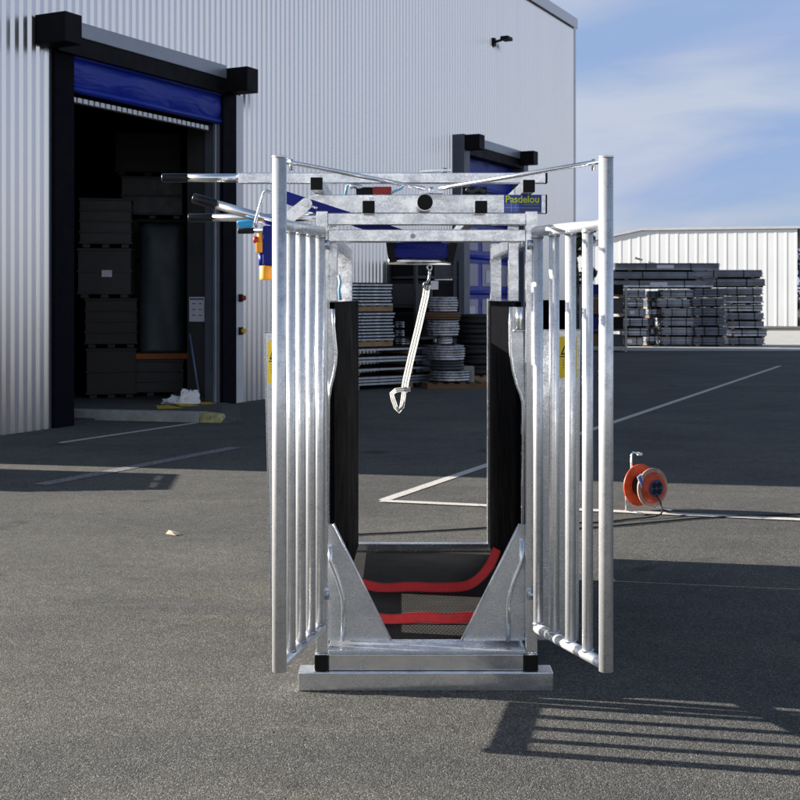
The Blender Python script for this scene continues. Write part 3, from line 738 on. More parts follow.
for p, xe in ((pl, 427), (pr, 436)):
    e = px(xe, 189, 4.99); d = (e - p).normalized()
    tr = part(MB().tube([p + d * 0.045, e - d * 0.02], 0.0088, 'galv', 12), 'tie_rod', None, 0)
    part(MB().bar(p + d * -0.02 + Vector((0, 0, -0.004)), p + d * 0.07 + Vector((0, 0, -0.004)), 0.03, 0.007, 'galv'), 'clevis', tr, 0.001)
    part(MB().cone(p + d * 0.055 + Vector((0, 0, -0.03)), p + d * 0.055 + Vector((0, 0, 0.012)), 0.007, 0.007, 'chrome', 10), 'pin', tr, 0)
c = px(431, 190.5, 4.99)
part(MB().box(c.x - 0.05, c.x + 0.05, 4.97, 5.04, c.z - 0.012, c.z - 0.004, 'galv').cone(c + Vector((0, 0, -0.012)), c + Vector((0, 0, 0.014)), 0.01, 0.01, 'chrome', 10), 'rod_bracket', None, 0)
# rubber lined side walls
def side(xf, xr, sgn, gaps):
    m = MB(); Y0, Y1 = 5.135, 6.945
    ys = sorted({Y0, Y1, *[q for g_ in gaps for q in g_[:2]]})
    Xa = lambda Y: xf + (xr - xf) * (Y - Y0) / (Y1 - Y0)
    for ya, yb in zip(ys, ys[1:]):
        zb = 0.20
        for g0, g1, zz in gaps:
            if g0 <= (ya + yb) / 2 <= g1: zb = zz
        a_, b_ = Xa(ya), Xa(yb)
        o_ = sgn * 0.022
        vs = [(a_, ya, zb), (b_, yb, zb), (b_ + o_, yb, zb), (a_ + o_, ya, zb), (a_, ya, 1.628), (b_, yb, 1.628), (b_ + o_, yb, 1.628), (a_ + o_, ya, 1.628)]
        m.add(vs, [(0,1,2,3),(4,7,6,5),(0,4,5,1),(1,5,6,2),(2,6,7,3),(3,7,4,0)], 'rubber')
    o = part(m, 'rubber_lining', None, 0)
side(-0.283, -0.243, -1, [(5.33, 6.02, 0.42)])
side(0.502, 0.522, 1, [])
# lower side rails outside the lining
part(MB().bar((-0.335, 5.14, 0.235), (-0.335, 6.945, 0.235), 0.05, 0.05, 'galv'), 'side_rail')
part(MB().bar((0.575, 5.14, 0.20), (0.575, 6.945, 0.20), 0.05, 0.05, 'galv'), 'side_rail')
part(MB().bar((0.575, 5.14, 1.0), (0.575, 6.945, 1.0), 0.05, 0.05, 'galv'), 'side_rail')
# floor, sills and skids
fl_ = part(MB().box(-0.36, 0.60, 5.155, 6.948, 0.128, 0.160, 'rubber_mat'), 'floor_mat', None, 0)
part(MB().box(X5(328.2), X5(525.4), 4.984, 5.150, 0.1488, 0.166, 'galv_sheet'), 'sill_plate')
part(MB().box(X5(318, 7.0), X5(506, 7.0), 6.952, 7.0, 0.155, 0.205, 'galv'), 'rear_sill')
part(MB().box(X5(328.6, 4.99), X5(523.6, 4.99), 4.985, 5.05, 0.0815, 0.1483, 'galv'), 'base_beam')
for a_, b_ in ((314.5, 328.0), (524.2, 538.0)):
    t = part(MB().box(X5(a_, 4.98), X5(b_, 4.98), 4.985, 7.02, 0.0815, 0.1480, 'galv'), 'base_runner')
    part(MB().box(X5(a_, 4.98) - .0005, X5(b_, 4.98) + .0005, 4.974, 4.9845, 0.081, 0.1485, 'black_plastic'), 'end_plug', t, 0.004)
part(MB().box(X5(298, 4.965), X5(553.5, 4.965), 4.965, 5.07, 0.0, 0.080, 'galv'), 'skid_beam', None, 0.005)
part(MB().box(-0.42, 0.66, 6.90, 7.0, 0.0, 0.080, 'galv'), 'skid_beam', None, 0.005)
# gussets beside the opening, each with a bent rod
for poly, rod in (([(328.5, 524), (333.5, 524), (391, 640.5), (328.5, 640.5)], [(329.5, 546), (330.5, 562), (338, 580), (342.6, 597), (343.5, 606), (342.5, 641)]),
                  ([(524.5, 524), (519.5, 524), (461.5, 640.5), (524.5, 640.5)], [(522, 540), (521.5, 562), (514, 580), (509, 597), (508, 606), (508.5, 641)])):
    pts = [(X5(x, 5.072), Z5(y, 5.072)) for x, y in poly]
    if poly[0][0] < 400: pts = pts[::-1]
    m = MB(); m.prism(pts, 5.070, 5.074, 'galv_sheet')
    e0, e1 = px(*poly[1], 5.07), px(*poly[2], 5.07)
    m.tube([e0, e1], 0.0055, 'galv_tube', 8)
    gs = part(m, 'gusset', None, 0)
    part(MB().tube([px(x, y, 5.061) for x, y in rod], 0.0100, 'galv', 12), 'bent_rod', gs, 0)
# curved yoke plates folded back at each side of the head opening
for poly, zz in (([(327.5, 309), (333.2, 309), (333.6, 325), (335.0, 340), (336.2, 352), (335.6, 364), (333.5, 376), (330.5, 388), (328.6, 400), (328.0, 524), (326.5, 524)], 0),
                 ([(523, 307), (511.0, 307), (510.2, 325), (510.3, 345), (511.0, 356), (513.0, 370), (516.5, 384), (520.5, 394), (522.8, 402), (523.2, 420), (523.5, 524), (526, 524)], 1)):
    Yp = 5.062
    pts = [(X5(x, Yp), Z5(y, Yp)) for x, y in poly]
    if zz == 0: pts = pts[::-1]
    m = MB(); m.prism(pts if zz == 0 else pts, Yp, Yp + 0.006, 'galv_sheet')
    yk = part(m, 'yoke_plate', None, 0)
    part(MB().tube([px(x, y, Yp) for x, y in poly[1:-1]], 0.0075, 'galv', 12), 'yoke_edge', yk, 0)
    if zz:
        part(MB().tube([px(519.2, 307, 5.05), px(519.2, 329, 5.05)], 0.016, 'galv', 16), 'yoke_sleeve', yk, 0)
        part(MB().tube([px(513.5, 331.5, 5.045), px(515, 330.6, 5.045), px(526, 330.8, 5.045)], 0.0055, 'galv_dull', 10), 'yoke_pin', yk, 0)
# shoulder panels with warning stickers
def sticker(mb, x0, y0, x1, y1, Y):
    def r(u0, v0, u1, v1, yy, mat): mb.box(X5(x0 + (x1 - x0) * u0, Y), X5(x0 + (x1 - x0) * u1, Y), yy - 0.0008, yy, Z5(y0 + (y1 - y0) * v1, Y), Z5(y0 + (y1 - y0) * v0, Y), mat)
    r(0, 0, 1, 1, Y - 0.001, 'sticker_yellow')
    def tri(cx, cy, s, yy, mat):
        a = [(cx - s, cy + s * 0.5), (cx + s, cy + s * 0.5), (cx, cy - s * 0.5)]
        mb.add([(X5(x0 + (x1 - x0) * u, Y), yy, Z5(y0 + (y1 - y0) * v, Y)) for u, v in a], [(0, 1, 2)], mat)
    tri(0.5, 0.24, 0.40, Y - 0.0022, 'ink_black'); tri(0.5, 0.255, 0.28, Y - 0.0032, 'sticker_yellow'); r(0.46, 0.18, 0.54, 0.34, Y - 0.0042, 'ink_black')
    r(0.06, 0.47, 0.94, 0.495, Y - 0.0022, 'ink_black')
    for k in range(4): r(0.2, 0.56 + 0.06 * k, 0.8, 0.575 + 0.06 * k, Y - 0.0022, 'ink_dim')
    r(0.42, 0.84, 0.58, 0.94, Y - 0.0022, 'ink_red')
for (q, s_, nm) in (([(264.8, 332), (318, 332), (318, 640), (272.0, 640)], (268.2, 341, 281, 383), 0), ([(524.5, 330), (579.3, 330), (577.3, 640), (524.5, 640)], (558.5, 336.5, 577, 378), 1)):
    Yp = 5.30
    pts = [(X5(x, Yp), Z5(y, Yp)) for x, y in q]
    m = MB(); m.prism(pts[::-1], Yp, Yp + 0.004, 'galv_sheet')
    oe = (q[0], q[3]) if nm == 0 else (q[1], q[2])
    m.bar(px(*oe[0], Yp + 0.015), px(*oe[1], Yp + 0.015), 0.006, 0.03, 'galv', (0, 1, 0))
    m.bar(px(q[0][0], q[0][1], Yp + 0.015), px(q[1][0], q[1][1], Yp + 0.015), 0.03, 0.005, 'galv')
    sp = part(m, 'shoulder_panel', None, 0)
    sm_ = MB(); sticker(sm_, *s_, Yp); part(sm_, 'warning_sticker', sp, 0)
part(MB().box(X5(541, 5.5), X5(567, 5.5), 5.46, 5.54, Z5(336, 5.5), Z5(300, 5.5), 'rubber'), 'rubber_pad', None, 0.006)
# hoof winch under the top of the crush
YW = 7.15; KW = YW / 5.85
wn = MB(); wn.tube([px(394, 246, YW), px(448, 246, YW)], KW * 0.070, 'blue_paint', 28)
wn.box(X5(394, YW), X5(448, YW), YW - 0.087, YW + 0.06, Z5(258.2, YW), Z5(249, YW), 'blue_paint')
wn = part(wn, 'winch', None, 0.003)
for a_, b_ in ((385.5, 394), (447.5, 456.5)):
    s_ = 1 if a_ > 400 else -1
    poly = [(a_, 238), (b_, 238), (b_, 246), (b_ - (2.5 if s_ > 0 else -1.0), 257), (b_ - 4 if s_ > 0 else b_, 263), (a_ if s_ > 0 else a_ + 4, 263), (a_ + (0 if s_ > 0 else 2), 254)]
    pts = [(X5(x, YW), Z5(y, YW)) for x, y in poly]
    part(MB().prism(pts[::-1], YW - 0.10, YW + 0.08, 'black_plastic'), 'winch_cheek', wn, 0.002)
part(MB().tube([px(388, 261.3, YW - 0.06), px(450.5, 261.8, YW - 0.06)], KW * 0.0165, 'galv', 18), 'winch_roller', wn, 0)
part(MB().box(-0.14, 0.36, YW - 0.05, YW + 0.05, Z5(239, YW), 1.996, 'dark_steel'), 'winch_mount', wn)
hk = MB()
c = px(429.6, 267.5, YW - 0.06)
hk.tube([c + Vector((math.cos(t) * 0.013, 0, math.sin(t) * 0.015)) for t in [2 * math.pi * k / 16 for k in range(17)]], KW * 0.0042, 'chrome', 8)
hk.tube([px(429.4, 270, YW - .06), px(429.6, 274, YW - .06), px(428.8, 279, YW - .06), px(427, 283, YW - .06)], KW * 0.0085, 'chrome', 12, KW * 0.0055)
hk.tube([px(427.2, 282, YW - .06), px(424.2, 283, YW - .06), px(423.4, 286.5, YW - .06), px(425.5, 289.2, YW - .06), px(429.2, 288.4, YW - .06), px(430.6, 285, YW - .06)], KW * 0.0055, 'chrome', 10)
part(hk, 'winch_hook', wn, 0)
# drive box, motor and air hoses seen between the beams
ym = 5.7
dbx = part(MB().box(X5(356, ym), X5(372.5, ym), ym, ym + 0.12, Z5(196, ym), Z5(187, ym), 'black_plastic'), 'drive_box')
part(MB().box(X5(372.6, ym), X5(391.5, ym), ym, ym + 0.11, Z5(196, ym), Z5(186.6, ym), 'red_plastic'), 'motor_cover', dbx)
part(MB().tube([px(362, 188, ym), px(354, 185.8, ym), px(350, 187, ym)], 0.012, 'chrome', 10), 'fitting', dbx, 0)
part(MB().tube([px(361, 186, ym), px(352, 184.2, ym), px(347, 186, ym), px(345, 196, ym)], 0.0065, 'hose_blue', 10), 'air_hose', None, 0)
part(MB().tube([px(391, 193, ym), px(396, 190.5, ym), px(401, 188.5, ym), px(403, 186, ym + .2)], 0.0065, 'hose_blue', 10), 'air_hose', None, 0)
part(MB().tube([px(338.7, 275, 6.2), px(340.5, 283, 6.2), px(339, 290, 6.2), px(340.5, 300, 6.2)], 0.008, 'hose_blue', 10), 'air_hose', None, 0)
m = MB(); m.box(X5(462, ym), X5(487, ym), ym, ym + 0.1, Z5(196, ym), Z5(186.8, ym), 'black_plastic')
m.tube([px(466, 189, ym - .02), px(472, 192, ym - .02), px(479, 189, ym - .02), px(485, 192, ym - .02)], 0.010, 'dark_steel', 10)
part(m, 'valve_block')
# socket box with plugs hanging at the left
sb = part(MB().box(X5(263.3, 5.1), X5(277, 5.1), 5.07, 5.16, Z5(265.3, 5.1), Z5(226, 5.1), 'blue_case'), 'socket_box', None, 0.006)
m = MB(); m.tube([px(260.5, 232.8, 5.09), px(260.5, 253, 5.09)], 0.0155, 'orange_plastic', 16); m.box(X5(256.5, 5.09), X5(263, 5.09), 5.07, 5.115, Z5(252.5, 5.09), Z5(242, 5.09), 'orange_plastic')
part(m, 'plug', sb, 0.003)
part(MB().tube([px(258, 239.7, 5.085), px(253.6, 239.7, 5.085)], 0.015, 'red_plastic', 14), 'plug_knob', sb, 0)
part(MB().tube([px(262.6, 252.8, 5.1), px(262.6, 265.5, 5.1)], 0.017, 'blue_paint', 16), 'plug_collar', sb, 0)
part(MB().tube([px(266, 265.6, 5.1), px(266, 277, 5.1), px(266, 280, 5.1)], 0.0275, 'orange_plastic', 20), 'plug_cap', sb, 0.004)

# ------------------------------------------------------------------ straps
STR = [(0, .24, 'white_web'), (.24, .37, 'black_web'), (.37, .63, 'white_web'), (.63, .76, 'black_web'), (.76, 1, 'white_web')]
def flat_strap(pts, w_):
    "pts are pixels at YW; the width lies across the strap in the plane facing the yard"
    P = [px(x, y, YW - 0.06 + o) for x, y, o in pts]
    wd = []
    for i in range(len(P)):
        d = (P[min(i + 1, len(P) - 1)] - P[max(i - 1, 0)]).normalized()
        n = d.cross(Vector((0, 1, 0))).normalized(); n = (n + Vector((0, 0.55 if n.x < 0 else -0.55, 0))).normalized(); wd.append(n)
    m = MB(); m.ribbon(P, w_, 'white_web', 0.004, wd, STR); return m
lst = thing('leg_strap', px(427, 287, YW - 0.06), 'white webbing strap with black stripes hanging from the winch hook', 'strap')
m = flat_strap([(427.0, 285, 0), (425.6, 296, 0), (418.5, 327, 0), (411, 358, 0), (405.6, 382, 0), (404.2, 392, 0)], 0.044); m.build('webbing', lst)
m = flat_strap([(404.5, 389, -.008), (403, 400, -.008), (401.8, 407, -.008), (399, 411, -.008), (396, 407.5, -.008), (393, 399, -.008), (391.8, 393.6, -.008), (396, 390.3, -.012), (404, 389.4, -.014), (410.6, 389.2, -.014)], 0.030); m.build('loop', lst)
m = MB(); m.box(X5(430.5, YW), X5(438, YW), YW - 0.062, YW - 0.060, Z5(289.5, YW), Z5(281, YW), 'tag_paper'); m.tube([px(429.5, 283, YW - 0.061), px(431.5, 284, YW - 0.061)], 0.002, 'black_web', 6); m.build('paper_tag', lst)
def belly(pts, w_, label, lean=0.25):
    m = MB(); n = len(pts)
    sm = []
    for i in range(n - 1):
        for k in range(6):
            t = k / 6
            p0 = pts[max(i-1, 0)]; p1 = pts[i]; p2 = pts[i+1]; p3 = pts[min(i+2, n-1)]
            f = lambda a, b, c, d: 0.5 * ((2*b) + (-a + c)*t + (2*a - 5*b + 4*c - d)*t*t + (-a + 3*b - 3*c + d)*t**3)
            sm.append(Vector([f(p0[q], p1[q], p2[q], p3[q]) for q in range(3)]))
    sm.append(Vector(pts[-1]))
    wd = []
    for i in range(len(sm)):
        d = (sm[min(i+1, len(sm)-1)] - sm[max(i-1, 0)]).normalized()
        u = Vector((0, lean + 0.12 * math.sin(i * 0.35), 1)); u -= d * u.dot(d); wd.append(u.normalized())
    m.ribbon(sm, w_, 'red_strap', 0.004, wd, [(0, 0.05, 'red_strap'), (0.05, 0.09, 'red_edge'), (0.09, 0.91, 'red_strap'), (0.91, 0.95, 'red_edge'), (0.95, 1, 'red_strap')])
    for i in range(len(m.sm)): m.sm[i] = False
    o = m.build('belly_strap', bevel=0)
    return tag(o, label, 'strap')
s1 = [px(357, 582, 6.0), px(372, 586, 6.0), px(386, 588, 6.0), px(410, 586.5, 6.0), px(436, 587.5, 6.0), px(462, 586.5, 6.0), px(474, 582, 6.0), px(484, 573, 6.0), px(491.5, 562, 6.0), px(497, 549, 6.0)]
belly(s1, 0.047, 'red webbing strap farther inside the crush, its right end rising up the wall')
s2 = [px(x_, y_, 5.42) for x_, y_ in ((374, 618), (392, 619.5), (410, 618), (430, 617.4), (446, 618.6), (470, 617), (500, 616))]
belly(s2, 0.046, 'red webbing strap lying straight across the mat nearer the crush opening')

# ------------------------------------------------------------------ cable reel and cables
rl = thing('cable_reel', (1.88, 9.12, 0), 'orange cable reel with blue sockets standing on the white line', 'cable reel')
ax = Vector((0.50, -0.86, 0.0)).normalized(); sdv = Vector((ax.y, -ax.x, 0)) * -1   # axis towards the viewer's right
c = Vector((1.90, 9.14, 0.192))
def disc(mb, c_, r_, t_, mat, seg=40): mb.tube([c_, c_ + ax * t_], r_, mat, seg)
m = MB(); disc(m, c - ax * 0.085, 0.162, 0.012, 'reel_orange'); part_ = m.build('flange', rl, bevel=0.003)
m = MB(); disc(m, c - ax * 0.073, 0.085, 0.13, 'cable_black', 32); m.build('wound_cable', rl)
m = MB(); disc(m, c + ax * 0.058, 0.150, 0.012, 'reel_rim'); fo = m.build('flange', rl, bevel=0.003)
m = MB(); m.tube([c + ax * 0.0705, c + ax * 0.080, c + ax * 0.105], 0.122, 'reel_orange', 40, 0.100); m.build('hub', rl, bevel=0.004)
m = MB(); disc(m, c + ax * 0.1055, 0.066, 0.008, 'socket_blue', 32); so_ = m.build('socket_plate', rl, bevel=0.002)
up = Vector((0, 0, 1)); rt = up.cross(ax).normalized()
for k in range(4):
    th = math.pi / 4 + k * math.pi / 2
    q = c + ax * 0.1137 + (rt * math.cos(th) + up * math.sin(th)) * 0.034
    m = MB(); m.tube([q, q + ax * 0.004], 0.021, 'black_plastic', 18); m.build('socket', so_)
m = MB(); q = c + ax * 0.0715 - rt * 0.118 + up * 0.055
Mx = Matrix((( rt.x, ax.x, up.x, q.x), (rt.y, ax.y, up.y, q.y), (rt.z, ax.z, up.z, q.z), (0, 0, 0, 1))) @ Matrix.Rotation(-0.45, 4, 'Y')
m.box(-0.022, 0.022, -0.0005, 0.003, -0.055, 0.055, 'tag_paper', Mx); m.box(-0.012, 0.014, 0.0032, 0.004, -0.045, 0.045, 'sticker_light', Mx); m.build('rating_plate', fo)
m = MB()
bk = c - ax * 0.125
m.tube([bk - rt * 0.15 - up * 0.18 + ax * 0.06, bk - rt * 0.10 - up * 0.05, bk - rt * 0.045 + up * 0.12, bk - rt * 0.04 + up * 0.235, bk - rt * 0.03 + up * 0.25, bk + rt * 0.05 + up * 0.232], 0.0085, 'chrome', 12)
m.tube([bk + rt * 0.15 - up * 0.18, bk + rt * 0.10 - up * 0.03, bk + rt * 0.02 + up * 0.14], 0.0085, 'chrome', 12)
m.tube([bk - rt * 0.15 - up * 0.182 + ax * 0.06, bk - rt * 0.14 - up * 0.182 + ax * 0.26], 0.0085, 'chrome', 12)
m.tube([bk + rt * 0.15 - up * 0.182, bk + rt * 0.14 - up * 0.182 + ax * 0.26], 0.0085, 'chrome', 12)
m.build('stand', rl)
m = MB(); m.tube([bk + rt * 0.02 + up * 0.236, bk + rt * 0.06 + up * 0.229], 0.012, 'white_plastic', 12); m.build('handle', rl)
def cable(pts, label, r=0.0062):
    P = [Vector(p) for p in pts]; sm = []
    n = len(P)
    for i in range(n - 1):
        for k in range(8):
            t = k / 8; p0 = P[max(i-1, 0)]; p1 = P[i]; p2 = P[i+1]; p3 = P[min(i+2, n-1)]
            sm.append(0.5 * (2*p1 + (p2 - p0)*t + (2*p0 - 5*p1 + 4*p2 - p3)*t*t + (3*p1 - p0 - 3*p2 + p3)*t**3))
    sm.append(P[-1])
    m = MB(); m.tube(sm, r, 'cable_black', 8)
    return tag(m.build('cable'), label, 'cable')
g_ = lambda x, y: gp(x, y, 0.008)
cable([c + ax * 0.11 - up * 0.05, c + ax * 0.16 - up * 0.12, Vector((1.93, 8.86, 0.02)), g_(626, 519.5), g_(604, 522), g_(575, 522.8), g_(540, 523.5), g_(487, 527.6), g_(420, 531.5), g_(357, 534.5), g_(318, 537), g_(250, 548) + Vector((0.25, 0, 0))], 'black cable running left from the reel across the ground behind the crush')
cable([g_(530, 530), g_(575, 528.5), g_(620, 525.2), g_(660, 521.6), g_(720, 517), g_(860, 512)], 'black cable lying in front of the reel and running off to the right')
m = MB(); p = gp(172, 535.5)
m.add([p + Vector((-0.045, 0, 0.012)), p + Vector((0.03, -0.02, 0.004)), p + Vector((0.05, 0.03, 0.012)), p + Vector((-0.03, 0.045, 0.03)), p + Vector((0.0, 0.01, 0.022))], [(0, 1, 4), (1, 2, 4), (2, 3, 4), (3, 0, 4)], 'scrap_cream')
tag(m.build('dry_leaf'), 'small pale dry leaf lying alone on the sunlit asphalt', 'leaf')
# a low stack just past the left edge throws the small wedge of shade on the sunlit asphalt

# ------------------------------------------------------------------ stock in the yard
def pallet_mesh(L, Wd, name='pallet', mat='timber'):
    m = MB()
    for yy in (-Wd/2 + 0.05, 0, Wd/2 - 0.05): m.box(-L/2, L/2, yy - 0.045, yy + 0.045, 0.0, 0.085, mat)
    k = max(4, int(L / 0.16))
    for i in range(k):
        x_ = -L/2 + 0.05 + (L - 0.1) * i / (k - 1)
        m.box(x_ - 0.05, x_ + 0.05, -Wd/2, Wd/2, 0.087, 0.107, mat)
    return m
def panel_mesh(L, Wd, n=5, th=0.045, gap=0.02):
    m = MB(); m.box(-L/2 + 0.07, L/2 - 0.07, -Wd/2 + 0.07, Wd/2 - 0.07, 0.002, th + gap - 0.001, 'box_black')  # black core stands in for the shade in the gaps between stacked panels
    m.box(-L/2, L/2, -Wd/2, -Wd/2 + 0.045, 0, th, 'galv_dull'); m.box(-L/2, L/2, Wd/2 - 0.045, Wd/2, 0, th, 'galv_dull')
    m.box(-L/2, -L/2 + 0.045, -Wd/2 + 0.046, Wd/2 - 0.046, 0, th, 'galv_dull'); m.box(L/2 - 0.045, L/2, -Wd/2 + 0.046, Wd/2 - 0.046, 0, th, 'galv_dull')
    return m
SR = math.radians(34)
sbase = gp(357, 390.5)
ex = Vector((math.cos(SR), math.sin(SR), 0)); ey = Vector((-ex.y, ex.x, 0))
def place(proto, first, loc, rz, label, group):
    if first: proto.location = loc; proto.rotation_euler = (0, 0, rz); o = proto
    else: o = copy_tree(proto, None, loc, rz)
    o['label'] = label
    if group: o['group'] = group
    return o
LP = panel_mesh(2.05, 0.95, 3, 0.034, 0.02).build('steel_panel'); tag(LP, '', 'steel panel')
TB = MB().box(-0.05, 0.05, -0.45, 0.45, 0, 0.08, 'timber').build('timber_bearer'); tag(TB, '', 'timber')
cl = sbase + ex * 0.62 + ey * 0.48
fi, ft = True, True
zz = 0.0
def bearers(z, xs, centre, label):
    global ft
    for x_ in xs:
        place(TB, ft, centre + ex * x_ + Vector((0, 0, z)), SR, label, 'timber bearers under the steel panels'); ft = False
layers = [(3, 0.055), (1, 0.055), (2, 0.055), (1, 0.055)]
z = 0.0
for li, (n, st_) in enumerate(layers):
    bearers(z, (-0.6, 0.55), cl, ['wooden bearer on the ground under the long galvanised panels', 'wooden bearer above the lowest layer of long galvanised panels', 'wooden bearer in the middle of the long galvanised panels', 'wooden bearer below the uppermost long galvanised panel'][li])
    z += 0.082
    for k in range(n):
        o = place(LP, fi, cl + ex * (0.03 * math.sin(7 * z)) + ey * (0.02 * math.cos(9 * z)) + Vector((0, 0, z)), SR + 0.012 * math.sin(11 * z), 'long galvanised panel in the low wide pile under the two short panel piles', 'long galvanised panels in the low pile'); fi = False
        z += st_
    z += 0.012
SP = panel_mesh(0.86, 0.85, 2, 0.028, 0.029).build('steel_panel'); tag(SP, '', 'steel panel')
PL = pallet_mesh(0.86, 0.80).build('pallet'); tag(PL, '', 'pallet')
cs = sbase + ex * 0.44 + ey * 0.56
fi, fp = True, True
z0s = z
for bi, (n, lb_) in enumerate(((9, 'short galvanised panel in the middle pile between the two pallets'), (7, 'short galvanised panel in the topmost pile on the upper pallet'))):
    place(PL, fp, cs + Vector((0, 0, z)), SR, ['wooden pallet on the long panels, under the middle pile of short panels', 'wooden pallet under the topmost pile of short panels'][bi], 'pallets in the tall panel stack'); fp = False
    z += 0.11
    for k in range(n):
        jx = (random.random() - 0.5) * 0.05
        place(SP, fi, cs + ex * (jx - 0.03 * bi) + Vector((0, 0, z)), SR + (random.random() - 0.5) * 0.03, lb_, 'short galvanised panels in the tall stack'); fi = False
        z += 0.058
# low stack of pallets beyond the left edge of the yard
PB = pallet_mesh(1.2, 0.9, mat='timber_dark').build('pallet'); tag(PB, '', 'pallet')
for k in range(7):
    place(PB, k == 0, Vector((-5.05, 11.02, k * 0.109)), 0.1, 'weathered pallet in the low stack at the warehouse corner', 'weathered pallets at the corner')
# coils of wire and drums
def coil(x, y, Y, r, h, mat, label, cat='coil', z=None, hole=0.45):
    z_ = Z5(y, Y) if z is None else z
    m = MB(); seg = 40; vs, fs, sm = [], [], []
    prof = [(r * hole, 0.02), (r * 0.80, 0.0)]
    nw = 2 if cat == 'tyre' else max(3, int(h / 0.045))
    for q in range(nw):
        bulge = 1.0 - (0.12 if cat == 'tyre' else 0.05) * abs(2 * (q + 0.5) / nw - 1) ** 2 - 0.05 * random.random()
        for u_, v_ in ((0.05, 0.93), (0.3, 1.0), (0.7, 1.0), (0.95, 0.93)): prof.append((r * v_ * bulge, (q + u_) / nw))
    prof += [(r * 0.78, 1.0), (r * hole, 0.98)]
    for k in range(seg):
        th = 2 * math.pi * k / seg
        for rr, hh in prof: vs.append((math.cos(th) * rr, math.sin(th) * rr, hh * h))
    n = len(prof)
    for k in range(seg):
        for j in range(n):
            fs.append((k*n + j, ((k+1) % seg)*n + j, ((k+1) % seg)*n + (j+1) % n, k*n + (j+1) % n)); sm.append(True)
    m.add(vs, fs, mat, sm)
    o = m.build('wire_coil'); o.location = (X5(x, Y), Y, z_); return tag(o, label, cat)
YC = 21.7
zc = 0.12
spec = [(450, 0.40, 0.20, 'coil_steel', 'broad steel wire coil at the bottom of the coil stack, on the pallet'), (447, 0.33, 0.17, 'dark_steel', 'dark flat coil resting on the broad bottom coil'),
        (446, 0.36, 0.28, 'coil_steel', 'steel coil with a wide dark hollow in the middle of the coil stack'), (444, 0.15, 0.15, 'coil_steel', 'small narrow steel coil halfway up the coil stack'),
        (443, 0.31, 0.30, 'coil_steel', 'smooth shiny steel coil above the narrow one'), (443, 0.34, 0.13, 'timber_dark', 'dark brown drum flange between the two upper coils'),
        (443, 0.28, 0.28, 'coil_steel', 'shiny steel coil at the top of the coil stack')]
for x_, r_, h_, mk, lb_ in spec:
    coil(x_, 0, YC, r_, h_, mk, lb_, z=zc); zc += h_ + 0.004
m = pallet_mesh(1.1, 0.8, mat='timber_dark'); o = m.build('pallet'); o.location = (X5(452, YC), YC, 0); o.rotation_euler = (0, 0, 0.2); tag(o, 'dark wooden pallet under the stack of steel coils', 'pallet')
zc = 0.74
for k, (x_, r_, h_) in enumerate(((400, 0.17, 0.13), (400, 0.17, 0.13), (400, 0.17, 0.13))):
    coil(x_ + 3, 0, 22.6, r_, h_, 'coil_steel', ['lowest of the three small coils beside the panel stack', 'middle one of the three small coils beside the panel stack', 'topmost of the three small coils beside the panel stack'][k], z=zc); zc += h_ + 0.03
cb = MB(); cb.box(-0.35, 0.35, -0.3, 0.3, 0, 0.738, 'dark_steel'); cb.box(-0.37, 0.37, -0.32, 0.32, 0.70, 0.7385, 'black_plastic')
o = cb.build('cabinet', bevel=0.008); o.location = (X5(404, 22.6), 22.6, 0); tag(o, 'low dark steel cabinet carrying three small coils', 'cabinet')
for k in range(6):
    coil(474 + (k % 2) * 2, 0, 23.0, 0.36, 0.19, 'tyre_black', ['black tyre at the bottom of the tyre stack', 'black tyre second from the bottom of the tyre stack', 'black tyre third from the bottom of the tyre stack', 'black tyre fourth from the bottom of the tyre stack', 'black tyre second from the top of the tyre stack', 'black tyre on top of the tyre stack'][k], 'tyre', z=0.16 + k * 0.194, hole=0.55)
for o in [o for o in COL.objects if o.get('category') == 'tyre']: o.name = 'tyre'
m = pallet_mesh(1.0, 0.8); o = m.build('pallet'); o.location = (X5(478, 23.0), 23.0, 0.04); o.rotation_euler = (0, 0, 0.1); tag(o, 'orange brown wooden pallet under the black tyres', 'pallet')
m = MB(); m.box(-0.12, 0.12, -0.1, 0.1, 0, 0.24, 'concrete'); o = m.build('concrete_block', bevel=0.006); o.location = (X5(467, 21.9), 21.75, 0.0); o.location.z = 0.0
m2 = o; o.scale = (1, 1, 1.6); tag(o, 'pale grey block standing between the coils and the tyres', 'block')
